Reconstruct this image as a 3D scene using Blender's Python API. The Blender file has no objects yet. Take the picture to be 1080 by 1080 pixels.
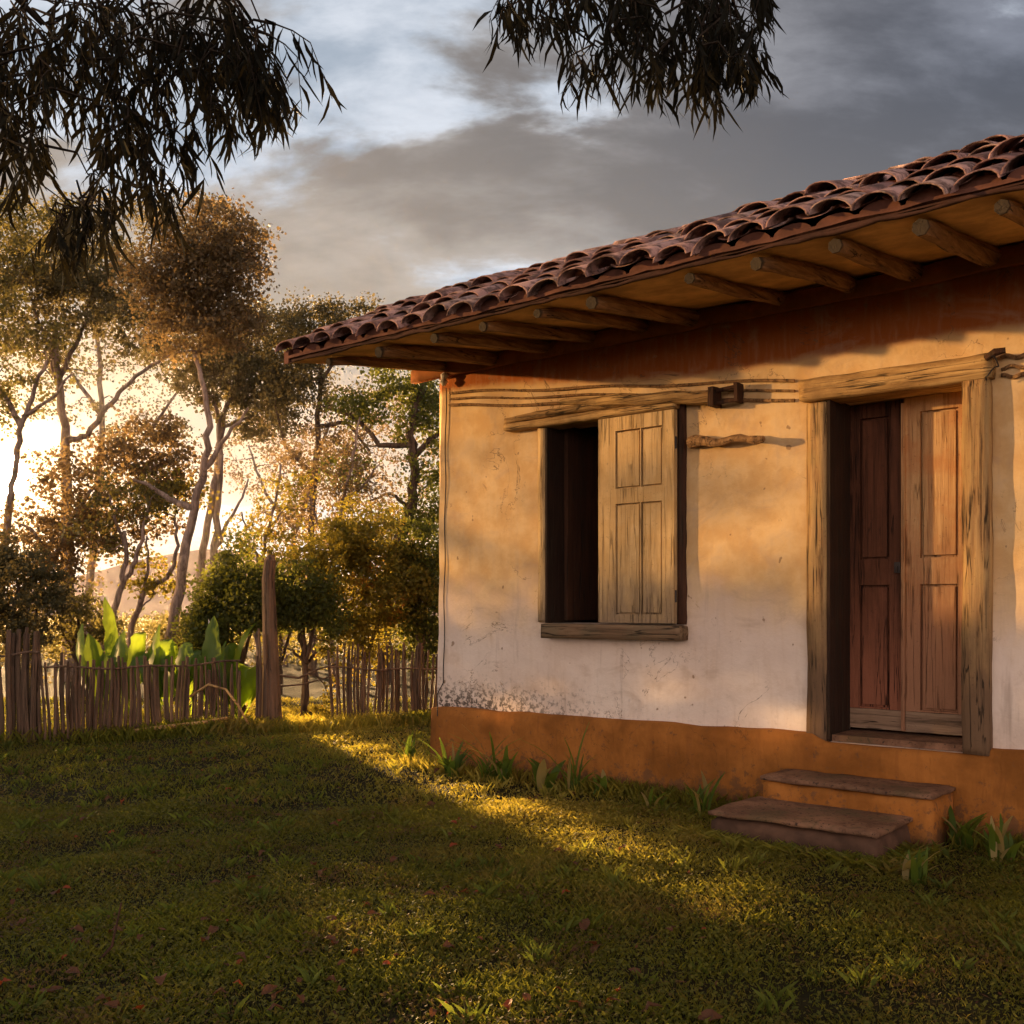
import bpy, math, random
import numpy as np
from mathutils import Vector, noise
random.seed(7); RNG = np.random.default_rng(11)
SC = bpy.context.scene; COL = SC.collection
F, PX, HZ, EYE = 1080.0, 540.0, 640.0, 1.27

# ------------------------------------------------------------------ helpers
def W(x, y, Y):                                   # point seen at photo pixel (x, y), Y metres ahead
    return Vector(((x - PX) / F * Y, Y, EYE + (HZ - y) / F * Y))
def gz(x, y):                                     # ground relief
    return (0.020*np.sin(x*1.3+0.7)*np.cos(y*1.1) + 0.012*np.sin(x*3.1+y*2.3) + 0.009*np.sin(x*5.3-y*4.1+1)
            + 0.05*np.clip((y-9.0)/4.0, 0, 1))
SUNV = Vector((-535, 1080, 140)).normalized()       # towards the low sun one sees between the trees
def in_gap(p, m=0.15):                            # the sun comes in low through the opening in the fence: keep leaves out of that gap
    g = p - SUNV*((p.z-0.02)/SUNV.z); x11 = g.x - (11-g.y)*0.4955
    return 3.6 < g.y < 10.9 and -2.86-m < x11 < -1.93+m
def tag(o, label=None, cat=None, group=None, kind=None):
    if label: o['label'] = label
    if cat: o['category'] = cat
    if group: o['group'] = group
    if kind: o['kind'] = kind
    return o
def empty(name, loc=(0,0,0), rz=0, label=None, cat=None, group=None):
    o = bpy.data.objects.new(name, None); o.empty_display_size = 0.2
    o.location = loc; o.rotation_euler = (0, 0, rz); COL.objects.link(o)
    return tag(o, label, cat, group)
class MB:
    def __init__(s): s.v = []; s.f = []
    def add(s, vs, fs):
        b = len(s.v); s.v.extend([tuple(p) for p in vs]); s.f.extend([tuple(i+b for i in f) for f in fs]); return s
    def box(s, x0, x1, y0, y1, z0, z1):
        return s.add([(x0,y0,z0),(x1,y0,z0),(x1,y1,z0),(x0,y1,z0),(x0,y0,z1),(x1,y0,z1),(x1,y1,z1),(x0,y1,z1)],
              [(0,3,2,1),(4,5,6,7),(0,1,5,4),(1,2,6,5),(2,3,7,6),(3,0,4,7)])
    def rbox(s, x0, x1, y0, y1, z0, z1, seg=0.05, amp=0.006, freq=6.0, seed=0, rnd=0.012, bend=None):
        """hand-made box: subdivided, corners worn round, faces uneven"""
        d = [max(1, min(90, int(round((b-a)/seg)))) for a, b in ((x0,x1),(y0,y1),(z0,z1))]
        lo = Vector((x0,y0,z0)); hi = Vector((x1,y1,z1)); idx = {}
        vs = []
        def vid(i, j, k):
            if (i,j,k) in idx: return idx[(i,j,k)]
            p = Vector((x0+(x1-x0)*i/d[0], y0+(y1-y0)*j/d[1], z0+(z1-z0)*k/d[2]))
            c = [(i in (0,d[0])), (j in (0,d[1])), (k in (0,d[2]))]
            if sum(c) >= 2:
                r = rnd*(0.5+0.9*abs(noise.noise(p*3.1+Vector((seed,0,9)))))
                for a in range(3):
                    if c[a]: p[a] += r if (i,j,k)[a] == 0 else -r
            n = Vector((noise.noise(p*freq+Vector((seed,1,2))), noise.noise(p*freq+Vector((seed+7,5,3))), noise.noise(p*freq+Vector((seed+3,8,11)))))
            p += n*amp*2
            if bend: p = bend(p)
            idx[(i,j,k)] = len(vs); vs.append(p); return idx[(i,j,k)]
        fs = []
        for j in range(d[1]):
            for k in range(d[2]):
                fs.append((vid(0,j,k), vid(0,j,k+1), vid(0,j+1,k+1), vid(0,j+1,k)))
                fs.append((vid(d[0],j,k), vid(d[0],j+1,k), vid(d[0],j+1,k+1), vid(d[0],j,k+1)))
        for i in range(d[0]):
            for k in range(d[2]):
                fs.append((vid(i,0,k), vid(i+1,0,k), vid(i+1,0,k+1), vid(i,0,k+1)))
                fs.append((vid(i,d[1],k), vid(i,d[1],k+1), vid(i+1,d[1],k+1), vid(i+1,d[1],k)))
        for i in range(d[0]):
            for j in range(d[1]):
                fs.append((vid(i,j,0), vid(i,j+1,0), vid(i+1,j+1,0), vid(i+1,j,0)))
                fs.append((vid(i,j,d[2]), vid(i+1,j,d[2]), vid(i+1,j+1,d[2]), vid(i,j+1,d[2])))
        return s.add(vs, fs)
    def tube(s, pts, rad, n=6, cap=True):
        pts = [Vector(p) for p in pts]; m = len(pts)
        if not hasattr(rad, '__len__'): rad = [rad]*m
        vs = []; up = Vector((0.31,0.87,0.37)).normalized()
        for i, p in enumerate(pts):
            t = (pts[min(i+1,m-1)] - pts[max(i-1,0)])
            if t.length < 1e-6: t = Vector((0,0,1))
            t.normalize(); a = t.cross(up)
            if a.length < 0.1: a = t.cross(Vector((1,0,0)))
            a.normalize(); b = t.cross(a)
            for k in range(n):
                q = 2*math.pi*k/n; vs.append(p + (a*math.cos(q)+b*math.sin(q))*rad[i])
        fs = [(i*n+k, i*n+(k+1)%n, (i+1)*n+(k+1)%n, (i+1)*n+k) for i in range(m-1) for k in range(n)]
        if cap: fs += [tuple(range(n-1,-1,-1)), tuple((m-1)*n+k for k in range(n))]
        return s.add(vs, fs)
    def build(s, name, mat, parent=None, smooth=False, loc=(0,0,0)):
        me = bpy.data.meshes.new(name); me.from_pydata(s.v, [], s.f); me.validate(); me.update()
        return link_mesh(name, me, mat, parent, smooth, loc)
def link_mesh(name, me, mat, parent=None, smooth=False, loc=(0,0,0)):
    if mat: me.materials.append(mat)
    if smooth: me.polygons.foreach_set('use_smooth', [True]*len(me.polygons))
    o = bpy.data.objects.new(name, me); o.parent = parent; o.location = loc
    COL.objects.link(o); return o
def np_mesh(name, V, n_per, mat, parent=None, faces=None):
    """V: (N,k,3) faces of k own verts; or faces=(M,k) index array into V (n,3)"""
    me = bpy.data.meshes.new(name)
    if faces is None:
        N, k, _ = V.shape; V = V.reshape(-1, 3); I = np.arange(N*k, dtype=np.int32); M = N
    else:
        M, k = faces.shape; I = faces.astype(np.int32).ravel()
    me.vertices.add(len(V)); me.vertices.foreach_set('co', V.astype(np.float32).ravel())
    me.loops.add(M*k); me.loops.foreach_set('vertex_index', I)
    me.polygons.add(M); me.polygons.foreach_set('loop_start', np.arange(0, M*k, k, dtype=np.int32))
    me.update(calc_edges=True)
    return link_mesh(name, me, mat, parent)
def grow(name, mb, mat, parent, smooth=True): return mb.build(name, mat, parent, smooth)

# ------------------------------------------------------------------ materials
class NT:
    def __init__(s, tree): s.t = tree; s.n = tree.nodes; s.l = tree.links
    def new(s, typ, **kw):
        nd = s.n.new(typ)
        for k, v in kw.items(): setattr(nd, k, v)
        return nd
    def put(s, sock, v):
        if isinstance(v, bpy.types.NodeSocket): s.l.new(v, sock)
        elif v is not None:
            if sock.type == 'RGBA' and hasattr(v, '__len__') and len(v) == 3: v = (*v, 1)
            sock.default_value = v
    def m(s, op, a, b=None, c=None, clamp=False):
        nd = s.new('ShaderNodeMath', operation=op, use_clamp=clamp)
        for i, v in enumerate((a, b, c)):
            if v is not None: s.put(nd.inputs[i], v)
        return nd.outputs[0]
    def vm(s, op, a, b=None, out=0):
        nd = s.new('ShaderNodeVectorMath', operation=op)
        s.put(nd.inputs[0], a)
        if b is not None: s.put(nd.inputs[1], b)
        return nd.outputs['Value'] if out else nd.outputs[0]
    def mix(s, f, a, b, blend='MIX'):
        nd = s.new('ShaderNodeMix', data_type='RGBA', blend_type=blend)
        s.put(nd.inputs[0], f); s.put(nd.inputs[6], a); s.put(nd.inputs[7], b); return nd.outputs[2]
    def noise(s, vec, scale, detail=5, rough=0.55, dist=0.0, out='Fac'):
        nd = s.new('ShaderNodeTexNoise'); s.put(nd.inputs['Vector'], vec)
        nd.inputs['Scale'].default_value = scale; nd.inputs['Detail'].default_value = detail
        nd.inputs['Roughness'].default_value = rough; nd.inputs['Distortion'].default_value = dist
        return nd.outputs[out]
    def ramp(s, f, lo, hi, a=0.0, b=1.0):
        nd = s.new('ShaderNodeMapRange', interpolation_type='SMOOTHSTEP')
        s.put(nd.inputs[0], f)
        for i, v in enumerate((lo, hi, a, b)): nd.inputs[i+1].default_value = v
        return nd.outputs[0]
    def mul3(s, vec, v3): return s.vm('MULTIPLY', vec, v3)
def mat(name):
    m = bpy.data.materials.new(name); m.use_nodes = True; t = NT(m.node_tree)
    t.n.clear(); o = t.new('ShaderNodeOutputMaterial'); return m, t, o
def pbr(t, o, col, rough=0.85, bump=None, bdist=0.01, bstr=1.0, spec=0.3):
    b = t.new('ShaderNodeBsdfPrincipled'); t.put(b.inputs['Base Color'], col); t.put(b.inputs['Roughness'], rough)
    b.inputs['Specular IOR Level'].default_value = spec
    if bump is not None:
        bn = t.new('ShaderNodeBump'); bn.inputs['Distance'].default_value = bdist; bn.inputs['Strength'].default_value = bstr
        t.put(bn.inputs['Height'], bump); t.l.new(bn.outputs[0], b.inputs['Normal'])
    t.l.new(b.outputs[0], o.inputs[0]); return b
def objco(t): return t.new('ShaderNodeTexCoord').outputs['Object']
def geopos(t): return t.new('ShaderNodeNewGeometry').outputs['Position']

def m_plaster():
    m, t, o = mat('limewashed_adobe'); P = objco(t)
    z = t.new('ShaderNodeSeparateXYZ'); t.put(z.inputs[0], P); X, Z = z.outputs[0], z.outputs[2]
    big = t.noise(P, 1.1, 4); mid = t.noise(P, 5, 6, 0.6)
    brush = t.noise(t.mul3(P, (16, 16, 2.2)), 1.4, 5, 0.6, 0.4)
    zw = t.m('ADD', Z, t.m('ADD', t.m('MULTIPLY', t.m('SUBTRACT', big, 0.5), 0.9), t.m('MULTIPLY', t.m('SUBTRACT', mid, 0.5), 0.35)))
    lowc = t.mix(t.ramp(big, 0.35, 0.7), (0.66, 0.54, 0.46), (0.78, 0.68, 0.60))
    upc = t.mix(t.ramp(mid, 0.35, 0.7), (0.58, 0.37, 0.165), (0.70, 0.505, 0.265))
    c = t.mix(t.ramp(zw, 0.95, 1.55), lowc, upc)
    c = t.mix(t.ramp(t.m('ADD', t.m('ADD', Z, t.ramp(X, 0.1, 2.6, 0, 0.20)), t.m('MULTIPLY', t.m('SUBTRACT', mid, 0.5), 0.12)), 2.955, 3.03), c, (0.33, 0.098, 0.022))  # eave shade painted into the colour along the wall head
    c = t.mix(t.m('MULTIPLY', t.ramp(brush, 0.45, 0.8), 0.25), c, (0.50, 0.36, 0.24))
    c = t.mix(t.m('MULTIPLY', t.ramp(mid, 0.55, 0.72), 0.30), c, (0.46, 0.32, 0.21))
    blot = t.noise(t.mul3(P, (1, 1, 1.7)), 2.6, 6, 0.62, 0.8)
    c = t.mix(t.m('MULTIPLY', t.ramp(blot, 0.52, 0.68), 0.35), c, (0.42, 0.30, 0.215))
    run = t.noise(t.mul3(P, (9, 9, 0.9)), 1.2, 4, 0.6)
    c = t.mix(t.m('MULTIPLY', t.ramp(run, 0.57, 0.75), t.ramp(Z, 2.2, 0.6, 0.1, 0.6)), c, (0.36, 0.27, 0.215))
    # rising damp just above the plinth, worst by the corner
    damp = t.m('MULTIPLY', t.ramp(Z, 0.85, 0.48), t.ramp(X, 2.4, 0.2, 0.12, 1.0))
    sp = t.ramp(t.m('ADD', t.noise(P, 26, 6, 0.75), t.m('MULTIPLY', damp, 0.13)), 0.57, 0.66)
    c = t.mix(t.m('MULTIPLY', sp, damp), c, (0.10, 0.08, 0.065))
    ckn = t.noise(P, 1.9, 6, 0.62, 0.8)
    ck = t.m('MULTIPLY', t.ramp(t.m('ABSOLUTE', t.m('SUBTRACT', ckn, 0.5)), 0.0045, 0.0012), t.ramp(t.noise(P, 0.9, 2), 0.50, 0.58))
    c = t.mix(t.m('MULTIPLY', ck, 0.75), c, (0.14, 0.085, 0.05))
    peel = t.ramp(t.m('ADD', t.noise(P, 4.2, 7, 0.7, 0.5), 0), 0.665, 0.68)
    c = t.mix(t.m('MULTIPLY', peel, 0.5), c, (0.36, 0.23, 0.13))
    fleck = t.ramp(t.noise(P, 13, 2, 0.5), 0.71, 0.74)
    c = t.mix(t.m('MULTIPLY', fleck, 0.7), c, (0.22, 0.13, 0.07))
    h = t.m('ADD', t.m('MULTIPLY', mid, 1.0), t.m('ADD', t.m('MULTIPLY', brush, 0.16), t.m('MULTIPLY', t.noise(P, 45, 4), 0.14)))
    pbr(t, o, c, 0.93, h, 0.022, 0.6, 0.15); return m
def m_ochre():
    m, t, o = mat('ochre_plaster'); P = objco(t)
    z = t.new('ShaderNodeSeparateXYZ'); t.put(z.inputs[0], P)
    c = t.mix(t.ramp(t.noise(P, 2.2, 6, 0.65), 0.3, 0.7), (0.19, 0.070, 0.013), (0.38, 0.145, 0.03))
    c = t.mix(t.m('MULTIPLY', t.ramp(t.noise(t.mul3(P, (9, 9, 1.6)), 1.3, 5, 0.6, 0.6), 0.52, 0.7), 0.55), c, (0.23, 0.085, 0.02))
    c = t.mix(t.m('MULTIPLY', t.ramp(z.outputs[2], 0.14, 0.0), 0.75), c, (0.09, 0.05, 0.025))
    c = t.mix(t.m('MULTIPLY', t.ramp(t.noise(P, 20, 6, 0.7), 0.6, 0.72), 0.5), c, (0.16, 0.08, 0.035))
    cn = t.noise(P, 2.6, 5, 0.6, 0.7)
    ck = t.m('MULTIPLY', t.ramp(t.m('ABSOLUTE', t.m('SUBTRACT', cn, 0.5)), 0.006, 0.002), t.ramp(t.noise(P, 1.3, 2), 0.5, 0.62, 0, 0.6))
    c = t.mix(ck, c, (0.09, 0.04, 0.015))
    c = t.mix(t.m('MULTIPLY', t.ramp(t.m('ADD', t.noise(P, 17, 6, 0.75), t.ramp(z.outputs[2], 0.35, 0.02, 0, 0.14)), 0.60, 0.66), 0.7), c, (0.12, 0.06, 0.03))
    h = t.m('ADD', t.noise(P, 7, 6, 0.6, 0.5), t.m('MULTIPLY', t.noise(t.mul3(P, (8, 8, 1.5)), 1.5, 3, 0.5, 0.8), 1.0))
    pbr(t, o, c, 0.9, h, 0.02, 0.7, 0.2); return m
def m_wood(name, c0, c1, c2, axis, dirt=(0.05, 0.035, 0.02), dz=None, streak=1.0, ends=None):
    """weathered timber: grain stretched along axis; dz=(z_hi,z_lo,colour) drifts to another colour low down"""
    m, t, o = mat(name); P = objco(t)
    st = [26, 26, 26]; st[axis] = 1.3
    g = t.noise(t.mul3(P, tuple(st)), 1.0, 7, 0.68, 0.5)
    st2 = [75, 75, 75]; st2[axis] = 2.0
    g2 = t.noise(t.mul3(P, tuple(st2)), 1.0, 4, 0.6, 0.2)
    c = t.mix(t.ramp(g, 0.33, 0.66), c0, c1)
    c = t.mix(t.m('MULTIPLY', t.ramp(t.noise(P, 4.5, 5, 0.65), 0.42, 0.66), 0.75), c, c2)
    if dz:
        z = t.new('ShaderNodeSeparateXYZ'); t.put(z.inputs[0], P)
        zz = t.m('ADD', z.outputs[2], t.m('MULTIPLY', t.m('SUBTRACT', t.noise(t.mul3(P, (9, 9, 3)), 1, 5, 0.7), 0.5), 0.9))
        c = t.mix(t.ramp(zz, dz[0], dz[1]), c, dz[2])
    c = t.mix(t.m('MULTIPLY', t.ramp(g, 0.46, 0.28), 0.85*streak), c, dirt)
    c = t.mix(t.m('MULTIPLY', t.ramp(g2, 0.58, 0.72), 0.55), c, dirt)
    st3 = [20, 20, 20]; st3[axis] = 0.75
    g3 = t.noise(t.mul3(P, tuple(st3)), 1.0, 3, 0.55, 0.35)
    ck = t.m('MULTIPLY', t.ramp(t.m('ABSOLUTE', t.m('SUBTRACT', g3, 0.5)), 0.018, 0.004), t.ramp(t.noise(P, 3.1, 3), 0.42, 0.56))
    c = t.mix(t.m('MULTIPLY', ck, 0.9 if streak > .9 else 0.5), c, tuple(x*0.4 for x in dirt))
    pit = t.ramp(t.noise(P, 55, 5, 0.75), 0.60, 0.68)
    c = t.mix(t.m('MULTIPLY', pit, 0.5), c, dirt)
    if ends is not None:
        z2 = t.new('ShaderNodeSeparateXYZ'); t.put(z2.inputs[0], P); c = t.mix(t.ramp(z2.outputs[1], ends+0.02, ends-0.005), c, dirt)
    h = t.m('SUBTRACT', t.m('ADD', g, t.m('MULTIPLY', g2, 0.5)), t.m('MULTIPLY', ck, 0.9))
    pbr(t, o, c, 0.82, h, 0.010, 0.9, 0.25); return m
def m_tile():
    m, t, o = mat('clay_tile'); P = objco(t); r = t.new('ShaderNodeNewGeometry').outputs['Random Per Island']
    c = t.mix(t.ramp(r, 0.0, 1.0), (0.22, 0.115, 0.105), (0.50, 0.30, 0.265))
    c = t.mix(t.ramp(t.m('FRACT', t.m('MULTIPLY', r, 7.3)), 0.6, 1.0), c, (0.36, 0.24, 0.21))
    c = t.mix(t.m('MULTIPLY', t.ramp(t.noise(P, 9, 6, 0.7), 0.42, 0.60), 0.88), c, (0.065, 0.038, 0.034))
    c = t.mix(t.m('MULTIPLY', t.ramp(t.noise(P, 31, 4, 0.6), 0.6, 0.7), 0.6), c, (0.26, 0.22, 0.18))
    pbr(t, o, c, 0.95, t.noise(P, 30, 6, 0.75), 0.010, 1.0, 0.12); return m
def m_soil(name, a, b, sc=3, rough=0.95):
    m, t, o = mat(name); P = geopos(t)
    c = t.mix(t.ramp(t.noise(P, sc, 8, 0.7), 0.35, 0.65), a, b)
    c = t.mix(t.m('MULTIPLY', t.ramp(t.noise(P, sc*11, 4, 0.7), 0.5, 0.7), 0.6), c, tuple(x*0.35 for x in a))
    pbr(t, o, c, rough, t.noise(P, sc*14, 6, 0.7), 0.03, 1.0, 0.1); return m
def m_leaf(name, a, b, tr, trf=0.45, patch=None, rough=0.6, spec=0.25, strip=None):
    m, t, o = mat(name); r = t.new('ShaderNodeNewGeometry').outputs['Random Per Island']; P = geopos(t)
    c = t.mix(r, a, b)
    if patch: c = t.mix(t.ramp(t.m('ADD', t.noise(P, patch[1], 3, 0.6), t.m('MULTIPLY', r, 0.14)), patch[2], patch[2]+0.1), c, patch[0])
    if strip:                                      # dry yellow strip of lawn, low sun's light put into its colour
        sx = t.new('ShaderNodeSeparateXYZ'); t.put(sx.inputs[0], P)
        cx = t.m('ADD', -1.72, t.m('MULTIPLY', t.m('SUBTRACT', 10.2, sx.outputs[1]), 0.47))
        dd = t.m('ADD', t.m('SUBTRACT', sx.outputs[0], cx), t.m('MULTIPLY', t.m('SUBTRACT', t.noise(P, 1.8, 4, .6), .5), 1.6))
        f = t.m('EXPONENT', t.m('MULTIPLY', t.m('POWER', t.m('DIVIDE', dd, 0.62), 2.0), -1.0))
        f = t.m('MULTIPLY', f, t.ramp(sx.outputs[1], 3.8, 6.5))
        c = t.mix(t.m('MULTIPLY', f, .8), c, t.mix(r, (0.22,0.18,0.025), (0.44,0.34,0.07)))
    bs = t.new('ShaderNodeBsdfPrincipled'); t.put(bs.inputs['Base Color'], c); bs.inputs['Roughness'].default_value = rough
    bs.inputs['Specular IOR Level'].default_value = spec
    tl = t.new('ShaderNodeBsdfTranslucent')
    t.put(tl.inputs[0], t.mix(0.5, t.mix(1.0, c, (3.2, 3.0, 2.0), 'MULTIPLY'), tr))
    mx = t.new('ShaderNodeMixShader'); mx.inputs[0].default_value = trf
    t.l.new(bs.outputs[0], mx.inputs[1]); t.l.new(tl.outputs[0], mx.inputs[2]); t.l.new(mx.outputs[0], o.inputs[0]); return m
def m_bark(name, a, b):
    m, t, o = mat(name); P = geopos(t)
    g = t.noise(t.mul3(P, (14, 14, 2.5)), 1.2, 6, 0.7, 0.6)
    c = t.mix(t.ramp(g, 0.35, 0.65), a, b)
    pbr(t, o, c, 0.9, g, 0.03, 1.0, 0.15); return m
M = {}
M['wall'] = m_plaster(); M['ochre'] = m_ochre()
M['jamb'] = m_wood('jamb_wood', (0.25,0.13,0.05), (0.52,0.33,0.14), (0.38,0.25,0.10), 2, dz=(1.6,0.7,(0.15,0.09,0.05)), streak=1.15)
M['beam'] = m_wood('beam_wood', (0.30,0.165,0.055), (0.56,0.36,0.145), (0.26,0.15,0.06), 0)
M['rafter'] = m_wood('rafter_wood', (0.14,0.07,0.03), (0.36,0.21,0.09), (0.20,0.11,0.05), 1, ends=-1.215)
M['shutter'] = m_wood('shutter_wood', (0.46,0.30,0.13), (0.66,0.46,0.22), (0.52,0.33,0.13), 2, dirt=(0.12,0.075,0.035), streak=0.6, dz=(1.65,1.1,(0.27,0.19,0.115)))
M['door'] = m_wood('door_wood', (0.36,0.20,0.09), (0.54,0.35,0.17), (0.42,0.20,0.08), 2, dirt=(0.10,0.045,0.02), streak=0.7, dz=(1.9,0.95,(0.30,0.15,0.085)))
M['doorshade'] = m_wood('door_wood_shade', (0.055,0.020,0.010), (0.12,0.045,0.022), (0.08,0.03,0.014), 2, dirt=(0.02,0.008,0.005), dz=(1.5,0.7,(0.24,0.09,0.05)))  # door wood with the left leaf's shade put into its colour
M['doorrail'] = m_wood('grey_rail_wood', (0.18,0.115,0.075), (0.33,0.225,0.15), (0.22,0.14,0.09), 0)
M['darkwood'] = m_wood('dark_wood', (0.035,0.016,0.009), (0.075,0.032,0.016), (0.05,0.02,0.01), 2)
M['sill'] = m_wood('sill_wood', (0.13,0.075,0.04), (0.24,0.155,0.09), (0.16,0.12,0.07), 0)
M['black'] = m_wood('reveal_shade', (0.014,0.007,0.004), (0.035,0.016,0.009), (0.02,0.009,0.005), 2)  # near-black colour for the shade inside the reveals
M['tile'] = m_tile()
M['stake'] = m_wood('stake_wood', (0.07,0.042,0.028), (0.17,0.105,0.07), (0.11,0.075,0.05), 2)
def simple(name, col, rough=0.8, n=None):
    m, t, o = mat(name); P = objco(t)
    c = t.mix(t.ramp(t.noise(P, n or 12, 5, 0.65), 0.35, 0.65), tuple(x*0.7 for x in col), tuple(min(1, x*1.2) for x in col))
    pbr(t, o, c, rough, t.noise(P, (n or 12)*3, 4), 0.004, 0.6); return m
M['soffit'] = simple('soffit_plaster', (0.58,0.36,0.13), 0.95, 3)
M['eaves'] = simple('eave_clay', (0.055,0.024,0.017), 0.95, 9)
M['lowriser'] = simple('mud_riser', (0.085,0.045,0.028), 0.95, 8)
M['bedding'] = simple('clay_bedding', (0.12,0.05,0.034), 0.95, 9)
M['under'] = simple('under_eave_shade', (0.28,0.10,0.03), 0.95, 5)  # shade below the eave put into the colour
M['dark'] = simple('interior_shade', (0.06,0.03,0.018), 0.95, 3)  # dark colour put on for the shade inside the room
M['wire'] = simple('old_wire', (0.03,0.022,0.018), 0.5)
M['ceram'] = simple('ceramic', (0.7,0.62,0.58), 0.3)
m, t, o = mat('step_slab'); P = objco(t)
c = t.mix(t.ramp(t.noise(P, 5, 8, .7), .35, .65), (0.13,0.068,0.040), (0.32,0.175,0.105))
c = t.mix(t.ramp(t.noise(P, 38, 4, .7), .56, .64), c, (0.05,0.032,0.024)); c = t.mix(t.m('MULTIPLY', t.ramp(t.noise(P, 2.5, 5, .7), .5, .62), .7), c, (0.075,0.06,0.03))
pbr(t, o, c, .92, t.m('ADD', t.noise(P, 22, 8, .75), t.noise(P, 6, 4, .6)), 0.022, 1.0, .2); M['stone'] = m
M['ground'] = m_soil('lawn_soil', (0.020,0.019,0.008), (0.042,0.034,0.013), 2.5)
M['far'] = m_soil('far_scrub', (0.05,0.055,0.02), (0.10,0.09,0.035), 0.4)

# ------------------------------------------------------------------ house frame (local: t along wall, v into house, z up)
DX, DY = 0.7714, -0.6364
CX, CY, D = -0.564, 8.23, 5.99
rz = math.atan2(DY, DX)
def on(x, y, L=0.0):                              # photo ray meets the plane L metres in front of the wall
    rx = (x-PX)/F; k = (D-L)/(0.6364*rx+0.7714)
    P = (rx*k, k); return ((P[0]-CX)*DX + (P[1]-CY)*DY, EYE+(HZ-y)/F*k)
def T(x, L=0.0): return on(x, HZ, L)[0]
house = empty('adobe_house', (CX, CY, 0), rz, 'whitewashed adobe house with ochre base, weathered door and shutter and clay tile roof', 'house')
LEN, DEP, OV, TV = 8.6, 4.0, 1.30, -0.341
door_t0, door_t1 = T(872), T(1016)
win_t0, win_t1 = T(578), T(712)
WZ0, WZ1, DZ1 = 1.15, 2.63, 2.53
DZ0 = 0.46
HT = 3.17
def lowf(t, z):                                   # unevenness of the adobe face
    return 0.020*noise.noise(Vector((t*1.5, z*1.8, 3.3))) + 0.006*noise.noise(Vector((t*5, z*4.2, 8)))
def wall_face(mb, t0, t1, z0, z1, holes, v, back=False, seg=0.07):
    ts = set(np.linspace(t0, t1, int((t1-t0)/seg)+1).round(4)); zs = set(np.linspace(z0, z1, int((z1-z0)/seg)+1).round(4))
    for h in holes:
        for a in (h[0], h[1]): ts.add(round(a,4)); ts = {q for q in ts if q == round(a,4) or abs(q-a) > 0.02}
        for a in (h[2], h[3]): zs.add(round(a,4)); zs = {q for q in zs if q == round(a,4) or abs(q-a) > 0.02}
    ts = sorted(ts); zs = sorted(zs); vs = []
    for z in zs:
        for t in ts:
            tt = t - (0.055*(1-(z-z0)/(z1-z0)) + 0.008*noise.noise(Vector((0,0,z*5))) if (t == ts[0] and not back) else 0)
            vs.append((tt, v + (0 if back else lowf(t, z)), z))
    n = len(ts); fs = []
    for j in range(len(zs)-1):
        for i in range(n-1):
            cx, cz = (ts[i]+ts[i+1])/2, (zs[j]+zs[j+1])/2
            if any(h[0] < cx < h[1] and h[2] < cz < h[3] for h in holes): continue
            q = (j*n+i, j*n+i+1, (j+1)*n+i+1, (j+1)*n+i); fs.append(q[::-1] if back else q)
    mb.add(vs, fs)
TH = 0.38
holes = [(win_t0, win_t1, WZ0, WZ1), (door_t0, door_t1, DZ0, DZ1)]
mb = MB(); wall_face(mb, 0, LEN, 0.30, HT, holes, 0.0); wall_face(mb, 0, LEN, 0.30, HT, holes, TH, True, 0.6)
for h in holes:                                   # reveals
    for (a, b) in (((h[0],h[2]),(h[0],h[3])), ((h[1],h[3]),(h[1],h[2])), ((h[0],h[3]),(h[1],h[3])), ((h[1],h[2]),(h[0],h[2]))):
        mb.add([(a[0],-0.012,a[1]),(b[0],-0.012,b[1]),(b[0],TH,b[1]),(a[0],TH,a[1])], [(0,1,2,3)])
mb.rbox(-0.045, 0.33, 0.004, DEP, 0.30, HT-0.004, 0.3, 0.004)
mb.rbox(LEN-0.35, LEN+0.01, 0.01, DEP, 0.30, HT-0.004, 0.3, 0.004); mb.rbox(0.34, LEN-0.36, DEP-0.37, DEP-0.003, 0.30, HT-0.002, 0.4, 0.004)
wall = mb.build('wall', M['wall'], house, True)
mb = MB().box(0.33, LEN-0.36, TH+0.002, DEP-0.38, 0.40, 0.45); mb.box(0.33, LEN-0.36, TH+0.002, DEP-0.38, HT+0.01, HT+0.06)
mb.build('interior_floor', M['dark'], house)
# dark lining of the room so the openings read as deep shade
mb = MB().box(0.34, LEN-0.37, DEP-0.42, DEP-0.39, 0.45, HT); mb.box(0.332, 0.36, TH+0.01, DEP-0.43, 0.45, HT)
mb.build('interior_shade_lining', M['dark'], house)

def plinth_top(t): return 0.472 + 0.035*min(1, max(0, t/3.0)) + 0.008*noise.noise(Vector((t*2.2, 1, 4)))
def pl_bend(p):
    if p.z > 0.40: p.z += plinth_top(p.x) - 0.49
    p.y += 0.012*noise.noise(Vector((p.x*1.6, p.z*3, 2))) - 0.02*max(0, 0.5-p.z)
    if door_t0-0.02 < p.x < door_t1+0.05 and p.z > 0.44: p.z = min(p.z, DZ0-0.005)
    return p
mb = MB().rbox(-0.075, LEN+0.06, -0.068, DEP+0.06, -0.15, 0.49, 0.085, 0.006, 4, 5, 0.016, pl_bend)
mb.build('plinth', M['ochre'], house, True)

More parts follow.
